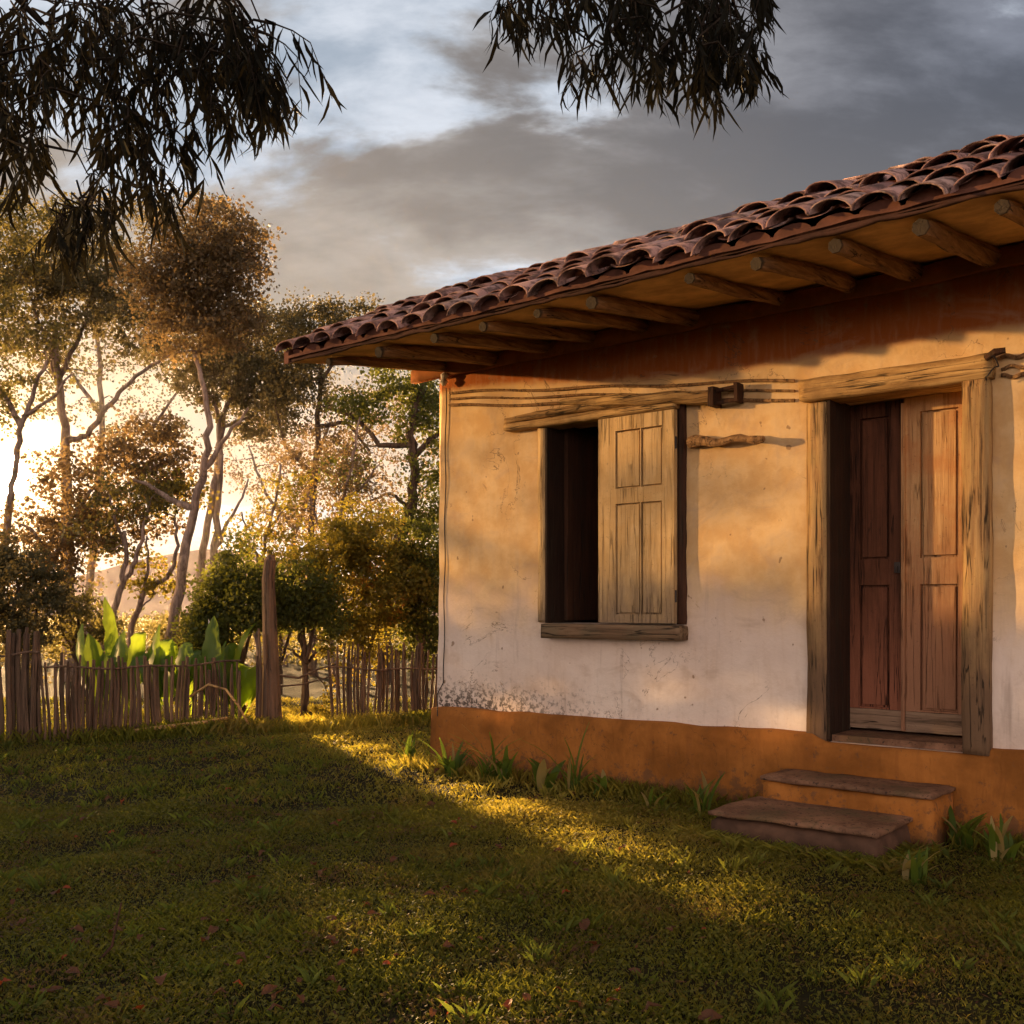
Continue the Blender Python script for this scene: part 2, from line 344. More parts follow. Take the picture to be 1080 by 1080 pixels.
# --- wall plate with the under-eave shade in its colour and ceiling of the eave
def soff(v): return 3.045 + (v+OV)*0.135            # underside of eave boards
mb = MB(); n = 60
vs = []; 
for i in range(n+1):
    t = TV+0.02 + (LEN+0.3-TV)*i/n
    for v in (-OV+0.03, -0.8, -0.35, 0.02):
        vs.append((t, v, soff(v)+0.012*noise.noise(Vector((t*1.7, v*3, 0)))))
mb.add(vs, [(i*4+k, i*4+k+1, (i+1)*4+k+1, (i+1)*4+k) for i in range(n) for k in range(3)])
mb.build('eave_soffit', M['soffit'], house, True)
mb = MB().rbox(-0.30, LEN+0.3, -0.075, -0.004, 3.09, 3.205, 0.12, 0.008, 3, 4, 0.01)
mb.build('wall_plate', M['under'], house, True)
# --- roof profile over u (distance from front eave); ridge at u=3.3
RID = OV + DEP/2
def deck(u):
    u2 = u if u <= RID else 2*RID-u
    return 3.068 + (0.50*u2 if u2 < 1.0 else 0.50+0.408*(u2-1.0))
mb = MB(); us = [0.02,0.5,1.0,1.6,2.4,RID,2*RID-2.4,2*RID-1.6,2*RID-1.0,2*RID-0.5,2*RID-0.02]
vs = []
for t in (TV+0.02, LEN+0.30):
    for u in us: vs.append((t, u-OV, deck(u)-0.012))
    for u in us[::-1]: vs.append((t, u-OV, (3.045+0.135*min(u, 1.3, 2*RID-u) + 0.01) if (u < 1.01 or u > 2*RID-1.01) else deck(u)-0.10))
K = 2*len(us)
mb.add(vs, [tuple(range(K)), tuple(range(2*K-1, K-1, -1))] + [(i, (i+1)%K, K+(i+1)%K, K+i) for i in range(K)])
mb.build('roof_deck', M['eaves'], house)
for t0 in (0.0, LEN-0.33):
    pts = [(0.0, HT)] + [(u-OV, deck(u)-0.12) for u in (1.3,1.9,2.6,RID,4.0,4.7,2*RID-1.3)] + [(DEP, HT)]
    k = len(pts)
    mb = MB().add([(t0, a, b) for a, b in pts]+[(t0+0.3, a, b) for a, b in pts], [tuple(range(k)), tuple(range(2*k-1,k-1,-1))]+[(i,i+1,k+i+1,k+i) for i in range(k-1)])
    mb.build('gable', M['wall'], house)
# eave board with lumpy clay bedding
def eb(p):
    p.z += 0.010*noise.noise(Vector((p.x*2.2, 0, 5))); return p
MB().rbox(TV, LEN+0.3, -OV+0.012, -OV+0.05, 3.034, 3.064, 0.05, 0.006, 11, 3, 0.010, eb).build('eave_board', M['eaves'], house, True)
MB().rbox(TV, LEN+0.3, DEP+OV-0.03, DEP+OV+0.01, 2.997, 3.072, 0.2, 0.006, 7, 3, 0.008, eb).build('eave_board', M['eaves'], house, True)
# --- barrel tiles
def tiles():
    seg = 8; L = 0.43; V = []; Fc = []
    def tile(t, u, up, r0, r1, side, yaw, dz, roll):
        c = (u + side*0.0)
        e = 0.05
        s0 = deck(u); u1 = u + (L if side > 0 else -L)*0.92
        s1 = deck(u1)
        base = len(V)
        for ring, (uu, zz, r) in enumerate(((u, s0, r0), (u1, s1+ (0.0), r1))):
            for shell in (0, 1):
                rr = r - 0.010*shell
                for k in range(seg+1):
                    a = math.pi*k/seg
                    dx = math.cos(a)*rr*1.08; h = math.sin(a)*rr*0.68
                    if up: z = zz + 0.030 + h + (0.022 if ring == 0 else 0.0)
                    else:  z = zz + 0.064 - h*0.52 + (0.014 if ring == 0 else 0.0)
                    tt = t + dx + yaw*(0 if ring == 0 else 1)
                    V.append((tt, uu-OV, z + dz + dx*roll))
        n = seg+1
        for k in range(seg):
            Fc.append((base+k, base+k+1, base+2*n+k+1, base+2*n+k))
            Fc.append((base+n+k+1, base+n+k, base+3*n+k, base+3*n+k+1))
            Fc.append((base+k+1, base+k, base+n+k, base+n+k+1))
            Fc.append((base+2*n+k, base+2*n+k+1, base+3*n+k+1, base+3*n+k))
    pitch = 0.213; ncol = int((LEN+0.3-TV)/pitch)
    for side in (1, -1):
        for i in range(ncol+1):
            coly = random.gauss(0, 0.006)
            for j in range(11):
                step = 0.315; u = j*step - 0.055 + random.gauss(0, 0.012)
                if u > RID-0.15: continue
                if side < 0: u = 2*RID-u
                sag = 0.02*math.sin(i*0.42+1) + 0.012*math.sin(i*1.1+j)
                t = TV + 0.06 + i*pitch + coly
                if side > 0 or random.random() < 1:
                    tile(t, u, True, 0.100+random.gauss(0,0.004), 0.078, side, random.gauss(0,0.020), sag*0.6+random.gauss(0,0.010)+(0.022 if random.random()<0.14 else 0), random.gauss(0,0.12))
                    if i < ncol: tile(t+pitch/2, u+0.075*side, False, 0.088, 0.098, side, random.gauss(0,0.006), sag*0.5, 0)
    # ridge caps
    i = 0; t = TV
    while t < LEN+0.3:
        base = len(V); n = seg+1
        for ring, (tt, r) in enumerate(((t, 0.13), (t+0.42, 0.105))):
            for shell in (0, 1):
                for k in range(n):
                    a = math.pi*k/seg; rr = r-0.014*shell
                    V.append((tt, RID-OV+math.cos(a)*rr, deck(RID)+0.05+math.sin(a)*rr*0.8+0.012*math.sin(i)))
        for k in range(seg):
            Fc.append((base+k, base+k+1, base+2*n+k+1, base+2*n+k)); Fc.append((base+n+k+1, base+n+k, base+3*n+k, base+3*n+k+1))
            Fc.append((base+k+1, base+k, base+n+k, base+n+k+1)); Fc.append((base+2*n+k, base+2*n+k+1, base+3*n+k+1, base+3*n+k))
        t += 0.36; i += 1
    return np.array(V), np.array(Fc)
V_, F_ = tiles()
np_mesh('roof', V_, 4, M['tile'], house, F_)
# clay bedding inside the first row of arches (set back)
mb = MB(); pitch = 0.213
for i in range(int((LEN+0.3-TV)/pitch)+1):
    t = TV+0.06+i*pitch; dp = 0.03+0.035*random.random(); hh = 0.058+random.uniform(-.014,.004)
    pts = [(t+math.cos(math.pi*k/8)*0.098, 3.088+math.sin(math.pi*k/8)*hh) for k in range(9)]
    mb.add([(a,-OV-0.02+dp,b) for a,b in pts]+[(a,-OV+0.16,b) for a,b in pts], [tuple(range(9))]+[(k,k+1,9+k+1,9+k) for k in range(8)])
mb.rbox(TV+0.01, LEN+0.28, -OV-0.004, -OV+0.10, 3.062, 3.092, 0.05, 0.006, 9, 8, 0.008)
mb.build('tile_bedding', M['bedding'], house)
for t0 in (TV-0.005, LEN+0.29):                   # clay fillet closing each verge
    pu = [0.0, 0.3, 0.6, 1.0, 1.5, 2.2, RID, 2*RID-2.2, 2*RID-1.0, 2*RID]; k = len(pu)
    pts = [(u-OV, deck(u)-0.035) for u in pu] + [(u-OV, deck(u)+0.058+0.01*math.sin(u*9)) for u in pu[::-1]]; k = len(pts)
    MB().add([(t0, a, b) for a, b in pts]+[(t0+0.05, a, b) for a, b in pts], [(i, (i+1)%k, k+(i+1)%k, k+i) for i in range(k)] + [(j, j+1, k-2-j, k-1-j) for j in range(k//2-1)] + [(k+j+1, k+j, 2*k-1-j, 2*k-2-j) for j in range(k//2-1)]).build('verge_fillet', M['bedding'], house)
# --- rafters, each one a rough pole
rx_list = [347, 400, 458, 510, 567, 625, 728, 797, 882, 971, 1058]
rts = [T(x, OV-0.08) for x in rx_list]
tt = rts[-1]
while tt < LEN-0.2: tt += 0.42; rts.append(tt)
for i, t in enumerate(rts):
    R = random.Random(i*5+1); r = 0.043 + R.uniform(-0.010, 0.012)
    if i in (6, 7, 8, 10): r += 0.006
    pts = []; rad = []; ws = R.uniform(-0.06,0.06)
    n = 9
    for k in range(n):
        f = k/(n-1); v = -OV+0.07 + f*(OV+0.02)
        pts.append((t + ws*math.sin(f*3)*1.0 + R.uniform(-0.006,0.006), v, soff(v) - r*0.86 - 0.006 + R.uniform(-.004,.004) - (0.014 if k == 0 else 0)))
        rad.append(r*(0.86+0.3*f)*(0.86 if k == 0 else 1))
    MB().tube(pts, rad, 7).build('rafter', M['rafter'], house, False)

# --- door
def panel_board(mb, x0, x1, z0, z1, vf, thick, panels, gw=0.016, gd=0.028, fd=0.005):
    """board with routed grooves round raised fields"""
    xs = {x0, x1}; zs = {z0, z1}
    for p in panels:
        xs |= {p[0], p[0]+gw, p[1]-gw, p[1]}; zs |= {p[2], p[2]+gw, p[3]-gw, p[3]}
    xs = sorted(xs); zs = sorted(zs)
    def dep(cx, cz):
        for p in panels:
            if p[0] < cx < p[1] and p[2] < cz < p[3]:
                return fd if (p[0]+gw < cx < p[1]-gw and p[2]+gw < cz < p[3]-gw) else gd
        return 0.0
    g = [[dep((xs[i]+xs[i+1])/2, (zs[j]+zs[j+1])/2) for j in range(len(zs)-1)] for i in range(len(xs)-1)]
    for i in range(len(xs)-1):
        for j in range(len(zs)-1):
            d = vf+g[i][j]; a, b, c, e = xs[i], xs[i+1], zs[j], zs[j+1]
            mb.add([(a,d,c),(b,d,c),(b,d,e),(a,d,e)], [(0,1,2,3)])
            if i+1 < len(xs)-1 and g[i+1][j] != g[i][j]:
                d2 = vf+g[i+1][j]; mb.add([(b,d,c),(b,d2,c),(b,d2,e),(b,d,e)], [(0,1,2,3)])
            if j+1 < len(zs)-1 and g[i][j+1] != g[i][j]:
                d2 = vf+g[i][j+1]; mb.add([(a,d,e),(b,d,e),(b,d2,e),(a,d2,e)], [(0,1,2,3)])
    e = vf+thick
    mb.add([(x0,vf,z0),(x1,vf,z0),(x1,e,z0),(x0,e,z0),(x0,vf,z1),(x1,vf,z1),(x1,e,z1),(x0,e,z1)],
           [(0,3,2,1),(4,5,6,7),(1,2,6,5),(2,3,7,6),(3,0,4,7)])
DR = 0.27                                          # door recess
tm = T(952.5, -DR); ta, tb = door_t0+0.01, door_t1-0.008
zb = on(1010, 777, -DR)[1]; ztop = DZ1-0.005
def leafpan(a, b):
    w = b-a; return [(a+0.085*w/0.36, b-0.085*w/0.36, on(985,588,-DR)[1], on(985,432,-DR)[1]), (a+0.085*w/0.36, b-0.085*w/0.36, on(985,750,-DR)[1], on(985,616,-DR)[1])]
tl_ = T(912, -DR)
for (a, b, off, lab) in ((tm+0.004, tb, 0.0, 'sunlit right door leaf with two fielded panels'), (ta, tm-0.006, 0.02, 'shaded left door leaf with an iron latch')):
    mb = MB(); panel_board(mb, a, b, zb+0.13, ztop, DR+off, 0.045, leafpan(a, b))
    lf = mb.build('door_leaf', M['doorshade'] if off else M['door'], house); lf['label'] = lab
    mb = MB().rbox(a+0.001, b-0.001, DR+off-0.001, DR+off+0.04, zb+0.004, zb+0.129, 0.05, 0.0015, 9, 2, 0.003)
    mb.build('bottom_rail', M['doorrail'], lf)
    if off:
        lt = on(947, 598, -DR)
        mb = MB().box(lt[0]-0.022, lt[0]+0.014, DR-0.002, DR+off-0.001, lt[1]-0.035, lt[1]+0.03)
        mb.tube([(lt[0]-0.004, DR-0.004, lt[1]), (lt[0]-0.004, DR-0.02, lt[1]), (lt[0]-0.004, DR-0.022, lt[1]-0.03)], 0.005, 6)
        mb.build('latch', M['wire'], lf)
    else:
        MB().box(a-0.012, a+0.010, DR-0.014, DR-0.001, zb+0.01, ztop-0.03).build('cover_strip', M['door'], lf)
# frame jambs stand proud of the plaster
jl0, jl1 = T(850, 0.03), T(872, 0.03); jr0, jr1 = T(1015, 0.04), T(1045, 0.04)
def wob(seed, a=0.01):
    a = a*0.6
    def f(p): p.x += a*noise.noise(Vector((seed, 0, p.z*1.7))); p.y += a*0.6*noise.noise(Vector((seed, 5, p.z*2.1))); return p
    return f
MB().rbox(jl0, jl1, -0.032, 0.01, on(860,786,.03)[1], on(860,424,.03)[1], 0.05, 0.0015, 9, 1, 0.006, wob(1)).build('door_jamb', M['jamb'], house, True)
MB().rbox(jr0, jr1, -0.075, 0.20, on(1032,797,.05)[1], on(1032,399,.05)[1], 0.05, 0.002, 9, 2, 0.008, wob(2)).build('door_jamb', M['jamb'], house, True)
a0, z0_ = on(841, 424, 0.08); a1, z1_ = on(1047, 399, 0.08)
zt = on(841, 400, 0.08)[1]; zt2 = on(1044, 371, 0.08)[1]
def lin(p):
    f = (p.x-a0)/(a1-a0); p.z += (z1_-z0_)*f + 0.008*noise.noise(Vector((p.x*4, p.y, 0))); 
    if p.z > (z0_+zt)/2: p.z += (zt2-zt-(z1_-z0_))*f
    return p
MB().rbox(a0, a1, -0.085, 0.19, z0_, zt, 0.05, 0.0022, 8, 6, 0.010, lin).build('door_lintel', M['beam'], house, True)
MB().box(jl1+0.002, jl1+0.02, -0.030, DR+0.015, DZ0+0.004, DZ1-0.002).build('door_reveal_shade', M['black'], house)  # thin black sheet standing in for the shade of the door reveal
MB().box(win_t0+0.007, win_t0+0.024, -0.043, TH-0.02, WZ0+0.002, WZ1-0.002).build('window_reveal_shade', M['black'], house)  # dark sheet painted as the shade of the left window reveal
MB().box(door_t0+0.023, door_t1-0.001, 0.0, TH-0.01, DZ0+0.002, zb-0.012).build('threshold', M['stone'], house)
hk = on(1050, 372, 0.10)
MB().tube([(hk[0]-0.05,-0.09,hk[1]-0.02),(hk[0]+0.0,-0.11,hk[1]),(hk[0]+0.05,-0.10,hk[1]+0.005)], [0.018,0.022,0.016], 7).build('lintel_peg', M['darkwood'], house)
MB().tube([(hk[0]-0.02+0.03*math.sin(q), -0.10-0.02*math.cos(q*1.7), hk[1]-0.02-0.025*q+0.01*math.sin(3*q)) for q in np.linspace(0,5,16)], 0.0045, 5).build('wire_loop', M['wire'], house)

# --- window
sh0, sh1 = T(631, 0.085), T(711, 0.085)
szb = on(670, 657, 0.085)[1]; szt = on(671, 437, 0.085)[1]
px = [T(649, .085), T(675.5, .085), T(698, .085)]
pz = [on(670, 648, .085)[1], on(670, 530, .085)[1], on(670, 514, .085)[1], on(670, 452, .085)[1]]
sh = MB(); panel_board(sh, sh0, sh1, szb, szt, -0.085, 0.04,
    [(px[0],px[1]-0.004,pz[0],pz[1]), (px[1]+0.004,px[2],pz[0],pz[1]), (px[0],px[1]-0.004,pz[2],pz[3]), (px[1]+0.004,px[2],pz[2],pz[3])], 0.013, 0.030, 0.008)
wn = empty('window_group', (0,0,0))                # placeholder, replaced below
COL.objects.unlink(wn); bpy.data.objects.remove(wn)
sho = sh.build('shutter', M['shutter'], house); sho['label'] = 'sunlit closed right shutter with four sunk panels'
for z in (szb+0.18, szt-0.22): MB().tube([(sh1+0.004,-0.07,z-0.04),(sh1+0.004,-0.07,z+0.04)], 0.008, 7).build('hinge', M['wire'], sho)
MB().rbox(T(712,.05)+0.002, T(722,.03), -0.042, 0.16, WZ0, WZ1, 0.05, 0.003, 9, 4, 0.006, wob(4, .005)).build('window_jamb', M['darkwood'], house, True)
MB().rbox(T(568,.03), win_t0+0.006, -0.045, -0.002, WZ0-0.0, on(574,450,.03)[1], 0.04, 0.003, 9, 5, 0.006, wob(5, .006)).build('window_jamb', M['shutter'], house, True)
sa, sz0 = on(571, 673, .10); sb, sz1 = on(718, 658, .10)
MB().rbox(sa, sb, -0.115, 0.12, sz0, WZ0-0.002, 0.05, 0.002, 9, 6, 0.006, wob(6, .003)).build('window_sill', M['sill'], house, True)
# leaf folded inwards, seen edge-on inside the dark opening
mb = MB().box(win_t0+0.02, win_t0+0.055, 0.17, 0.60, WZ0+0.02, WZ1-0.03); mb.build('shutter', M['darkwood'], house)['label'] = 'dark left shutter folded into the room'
# lower split lintel, upper beam and bracket
la, lz = on(531, 455, .09); lb, lz2 = on(713, 430, .09)
def lin2(p):
    f = max(0, (p.x-la)/(lb-la)); p.z += 0.006*noise.noise(Vector((p.x*2.5,1,1))) - 0.01*f
    p.z -= 0.022*max(0, 1-f*5)*(1 if p.z > lz+0.07 else 0)
    return p
MB().rbox(la, lb, -0.098, 0.14, lz, lz+0.062, 0.035, 0.003, 12, 12, 0.009, lin2).build('window_lintel', M['beam'], house, True)
MB().rbox(la, lb-0.18, -0.092, 0.10, lz+0.068, lz+0.125, 0.035, 0.003, 12, 15, 0.009, lin2).build('window_lintel', M['beam'], house, True)
ua, uz = on(590, 424, .10); ub, uz2 = on(748, 418, .10)
k = 14
MB().tube([(ua+(ub-ua)*i/k, -0.085+0.004*math.sin(i), uz+(uz2-uz)*i/k+0.006*math.sin(i*1.3)) for i in range(k+1)], [0.020+0.024*min(1,i/6) for i in range(k+1)], 9).build('upper_beam', M['beam'], house)
bx, bz = on(752, 418, .10)
mb = MB().rbox(bx-0.02, bx+0.025, -0.15, -0.02, bz-0.07, bz+0.06, 0.03, 0.003, 9, 3, 0.006); mb.tube([(bx,-0.10,bz-0.045),(bx+0.16,-0.09,bz-0.04)], 0.015, 7); mb.tube([(bx,-0.10,bz+0.03),(bx+0.17,-0.09,bz+0.045)], 0.013, 7)
mb.rbox(bx+0.15, bx+0.18, -0.12, -0.02, bz-0.06, bz+0.07, 0.03, 0.003, 9, 3, 0.006)
mb.build('beam_bracket', M['darkwood'], house)
# thin rods standing in for the eave's shadow streaks on the wall head
for (p, q, r) in (((474,414),(838,401),.011), ((474,421),(838,411),.009), ((474,428),(838,421),.012), ((1056,377),(1120,371),.012), ((1056,388),(1120,383),.010), ((1056,397),(1120,393),.012)):
    A = on(p[0], p[1], .02); B = on(q[0], q[1], .02); n = 24
    MB().tube([(A[0]+(B[0]-A[0])*i/n, -0.012-0.010*(0.5+0.5*math.sin(i*0.9+p[1])), A[1]+(B[1]-A[1])*i/n+0.008*math.sin(i*0.7+p[1])) for i in range(n+1)], r, 6).build('wall_shadow_streak', M['rafter'], house)
# gnarled peg sticking out beside the window
P1 = on(727, 467, .05); P2 = on(803, 461, .16)
n = 10
pts = [(P1[0]+(P2[0]-P1[0])*i/n, -0.04-0.09*i/n, P1[1]+(P2[1]-P1[1])*i/n+0.012*math.sin(i*1.2)) for i in range(n+1)]
MB().tube(pts, [0.040,0.042,0.034,0.032,0.026,0.024,0.022,0.026,0.022,0.03,0.02], 8).build('wall_peg', M['rafter'], house)
# cable hanging down the corner, ceramic insulator at its head
ct = on(470, 420, .02)[0]
MB().tube([(ct-0.03*i/30.0+0.006*math.sin(i*0.9), -0.014-0.075*(1 if i > 27 else 0), 3.02-2.62*i/30.0) for i in range(31)], 0.0045, 5).build('cable', M['wire'], house)
ci = on(468, 400, .07)
MB().tube([(ci[0],-0.07,ci[1]-0.05),(ci[0],-0.07,ci[1]-0.02),(ci[0],-0.07,ci[1]),(ci[0]+0.01,-0.07,ci[1]+0.03),(ci[0]+0.01,-0.07,ci[1]+0.05)], [0.014,0.034,0.022,0.034,0.014], 10).build('insulator', M['ceram'], house)

# --- steps (in house frame, but separate things)
def hchild(name, mb, m, label, cat, smooth=True):
    o = mb.build(name, m, None, smooth); o.location = (CX, CY, 0); o.rotation_euler = (0,0,rz); return tag(o, label, cat)
u0, u1 = T(800, .47), T(986, .47); zu = on(890, 828, .47)[1]
st = empty('door_step', (CX,CY,0), rz, 'low ochre plastered doorstep block with a worn slab top against the plinth', 'step')
MB().rbox(u0+0.01, u1-0.01, -0.46, -0.085, -0.1, zu-0.032, 0.05, 0.006, 7, 2, 0.014).build('riser', M['ochre'], st, True)
MB().rbox(u0+0.002, u1+0.0, -0.470, -0.09, zu-0.030, zu, 0.05, 0.003, 9, 4, 0.008).build('tread', M['stone'], st, True)
l0, l1 = T(745, .98), T(926, .98); zl = on(835, 866, .98)[1]
st = empty('door_step', (CX,CY,0), rz, 'dark stone slab step half sunk in the grass below the ochre step', 'step')
MB().rbox(l0+0.01, l1-0.01, -0.97, -0.40, -0.15, zl-0.036, 0.05, 0.010, 6, 7, 0.02).build('riser', M['lowriser'], st, True)
MB().rbox(l0, l1, -0.98, -0.38, zl-0.034, zl-0.002, 0.05, 0.004, 7, 9, 0.010).build('tread', M['stone'], st, True)

# ------------------------------------------------------------------ ground
nx, ny = 150, 130
xs = np.concatenate([np.linspace(-900,-20,12), np.linspace(-14,14,nx), np.linspace(20,900,12)])
ys = np.concatenate([np.linspace(-300,-8,6), np.linspace(-4,26,ny), np.linspace(32,1400,16)])
XX, YY = np.meshgrid(xs, ys); near = (np.abs(XX) < 15) & (YY > -5) & (YY < 27)
ZZ = np.where(near, gz(XX, YY), 0.04)
Vg = np.stack([XX, YY, ZZ], -1).reshape(-1, 3); w = len(xs)
q = np.array([(j*w+i, j*w+i+1, (j+1)*w+i+1, (j+1)*w+i) for j in range(len(ys)-1) for i in range(w-1)])
tag(np_mesh('ground', Vg, 4, M['ground'], None, q), kind='structure')
# grass: many single blades and clover leaflets
def in_house(X, Y, pad=0.05):
    t = (X-CX)*DX+(Y-CY)*DY; v = (X-CX)*(-DY)+(Y-CY)*DX
    a = (t > -0.08-pad) & (v > -0.07-pad)
    b = (t > l0-0.02) & (t < l1+0.02) & (v > -1.0) & (v < 0)
    c = (t > u0-0.02) & (t < u1+0.03) & (v > -0.50) & (v < 0)
    return a | b | c
def blades(N, ymin, ymax, hmin, hmax, wid, leafy, seed, spread=0.66, dens=None):
    R = np.random.default_rng(seed)
    Y = np.sqrt(R.uniform(ymin**2, ymax**2, N)); X = R.uniform(-spread, spread, N)*Y
    clump = 0.5+0.5*np.sin(X*2.1+1.3*np.sin(Y*1.7))*np.cos(Y*2.6+np.sin(X*1.9)) + 0.35*np.sin(X*7+Y*5)*np.sin(Y*9-X*4)
    keep = (~in_house(X, Y)) & (R.random(N) < 0.42+0.62*clump)
    X, Y, clump = X[keep], Y[keep], clump[keep]; n = len(X)
    if leafy:                                      # leaflets: small tilted diamonds
        Z = gz(X, Y)+R.uniform(0.008, hmax, n); a = R.uniform(0, 2*np.pi, n); L = R.uniform(hmin, hmin*1.9, n)
        d = np.stack([np.cos(a), np.sin(a), R.uniform(-0.3, 0.7, n)], -1); s = np.stack([-np.sin(a), np.cos(a), R.uniform(-.5,.5,n)], -1)
        B = np.stack([X, Y, Z], -1)
        return np.stack([B, B+d*L[:,None]*0.55+s*L[:,None]*0.38, B+d*L[:,None], B+d*L[:,None]*0.55-s*L[:,None]*0.38], 1)
    H = R.uniform(hmin, hmax, n)*(0.6+0.6*np.clip(clump,0,1.2)); a = R.uniform(0, 2*np.pi, n); w_ = wid*R.uniform(0.6, 1.3, n)
    B = np.stack([X, Y, gz(X, Y)-0.004], -1); s = np.stack([np.cos(a), np.sin(a), 0*a], -1)*w_[:,None]
    b = R.uniform(0, 2*np.pi, n); lean = np.stack([np.cos(b), np.sin(b), 0*b], -1)*(H*R.uniform(0.15, 1.0, n))[:,None]
    up = np.stack([0*a, 0*a, H], -1)
    return np.stack([B-s, B+s, B+lean*0.35+up*0.62+s*0.7, B+lean+up*0.98], 1)
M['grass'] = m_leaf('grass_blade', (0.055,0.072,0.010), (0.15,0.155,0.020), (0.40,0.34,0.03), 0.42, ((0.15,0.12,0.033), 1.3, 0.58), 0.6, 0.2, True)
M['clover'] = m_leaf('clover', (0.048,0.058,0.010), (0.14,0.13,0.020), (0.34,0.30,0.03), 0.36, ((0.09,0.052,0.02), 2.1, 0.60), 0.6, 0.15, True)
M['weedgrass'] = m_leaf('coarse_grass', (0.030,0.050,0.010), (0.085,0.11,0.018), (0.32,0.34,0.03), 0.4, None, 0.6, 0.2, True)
A = blades(210000, 2.6, 6.5, 0.016, 0.046, 0.0016, False, 1)
B = blades(150000, 6.0, 13.5, 0.020, 0.052, 0.0030, False, 2)
tag(np_mesh('grass', np.concatenate([A, B]), 4, M['grass']), kind='stuff', label='short green lawn grass in front of the house', cat='grass')
A = blades(190000, 2.6, 6.5, 0.010, 0.034, 0, True, 3); B = blades(90000, 6.0, 12.5, 0.016, 0.040, 0, True, 4)
tag(np_mesh('clover', np.concatenate([A, B]), 4, M['clover']), kind='stuff', label='low clover leaflets mixed through the lawn', cat='ground cover')
def tufts(NT_, ymin, ymax, seed):
    R = np.random.default_rng(seed); Y = np.sqrt(R.uniform(ymin**2, ymax**2, NT_)); X = R.uniform(-.64,.64,NT_)*Y; kk = ~in_house(X, Y, .1); X, Y = X[kk], Y[kk]
    k = 16; S_ = np.repeat(R.uniform(.5,1.25,len(X)), k); X = np.repeat(X,k)+R.normal(0,.022,len(X)*k); Y = np.repeat(Y,k)+R.normal(0,.022,len(Y)*k); n = len(X)
    H = R.uniform(.04,.085,n)*S_; a = R.uniform(0,2*np.pi,n); s = np.stack([np.cos(a),np.sin(a),0*a],-1)*.0018*S_[:,None]; b = R.uniform(0,2*np.pi,n)
    lean = np.stack([np.cos(b),np.sin(b),0*b],-1)*(H*R.uniform(.2,1.0,n))[:,None]; up = np.stack([0*a,0*a,H],-1); B = np.stack([X,Y,gz(X,Y)-.004],-1)
    return np.stack([B-s, B+s, B+lean*.35+up*.62+s*.7, B+lean+up*.95], 1)
tag(np_mesh('grass', tufts(900, 2.6, 11, 15), 4, M['weedgrass']), kind='stuff', label='coarser darker grass tufts dotted over the lawn', cat='grass')
# denser tall grass fringe by the fence line and in the lit corner
def fringe(N, seed, f):
    R = np.random.default_rng(seed); X, Y = f(R, N); a = R.uniform(0, 2*np.pi, N); H = R.uniform(0.05, 0.17, N)
    k = ~in_house(X, Y, 0.0); X, Y, a, H = X[k], Y[k], a[k], H[k]; n = len(X)
    s = np.stack([np.cos(a), np.sin(a), 0*a], -1)*0.0045; b = R.uniform(0, 2*np.pi, n)
    lean = np.stack([np.cos(b), np.sin(b), 0*b], -1)*(H*R.uniform(.1,.9,n))[:,None]; up = np.stack([0*a,0*a,H], -1)
    Bp = np.stack([X, Y, gz(X,Y)-0.01], -1)
    return np.stack([Bp-s, Bp+s, Bp+lean*.35+up*.6+s*.7, Bp+lean+up], 1)
def alongwall(R, N):
    t = R.uniform(-0.2, 5, N); v = -0.08-np.abs(R.normal(0, 0.13, N)); t = t + 0*v
    k = (np.sin(t*9)+np.sin(t*3.7+1)) > R.uniform(-2.2, 1.5, N); t, v = t[k], v[k]
    return CX+t*DX+v*0.6364, CY+t*DY+v*0.7714
def alongfence(R, N):
    X = R.uniform(-6, -0.5, N); Y = 9.55+(X+4.8)*0.36+R.normal(0, 0.16, N); return X, Y
def alongwall2(R, N):
    X, Y = alongwall(R, N); return X, Y
FR = []
for (f, N, sd) in ((alongfence, 9000, 5),):
    FR.append(fringe(N, sd, f))
def aw(N, seed):
    R = np.random.default_rng(seed); X, Y = alongwall(R, N); n = len(X); H = R.uniform(0.03, 0.12, n); a = R.uniform(0, 2*np.pi, n)
    s = np.stack([np.cos(a), np.sin(a), 0*a], -1)*0.004; b = R.uniform(0, 2*np.pi, n)
    lean = np.stack([np.cos(b), np.sin(b), 0*b], -1)*(H*R.uniform(.1,.9,n))[:,None]; up = np.stack([0*a,0*a,H], -1)
    Bp = np.stack([X, Y, gz(X,Y)-0.01], -1); return np.stack([Bp-s, Bp+s, Bp+lean*.35+up*.6+s*.7, Bp+lean+up], 1)
FR.append(aw(9000, 6))
def bystep(R, N):                                  # grass grown up against the slab
    t = R.uniform(l0-.1, l1+.12, N); v = -1.0-np.abs(R.normal(0, .05, N)); k = R.random(N) < .4
    t = np.where(k, l1+.02+np.abs(R.normal(0,.06,N)), t); v = np.where(k, R.uniform(-1.0,-.1,N), v)
    kk = R.random(N) < .12; t = np.where(kk, l0-.02-np.abs(R.normal(0,.05,N)), t); v = np.where(kk, R.uniform(-1.0,-.1,N), v)
    return CX+t*DX+v*0.6364, CY+t*DY+v*0.7714
FR.append(fringe(2600, 66, bystep)*np.array([1,1,.42]))
tag(np_mesh('grass', np.concatenate(FR), 4, M['grass']), kind='stuff', label='longer uncut grass along the fence and the plinth', cat='grass')
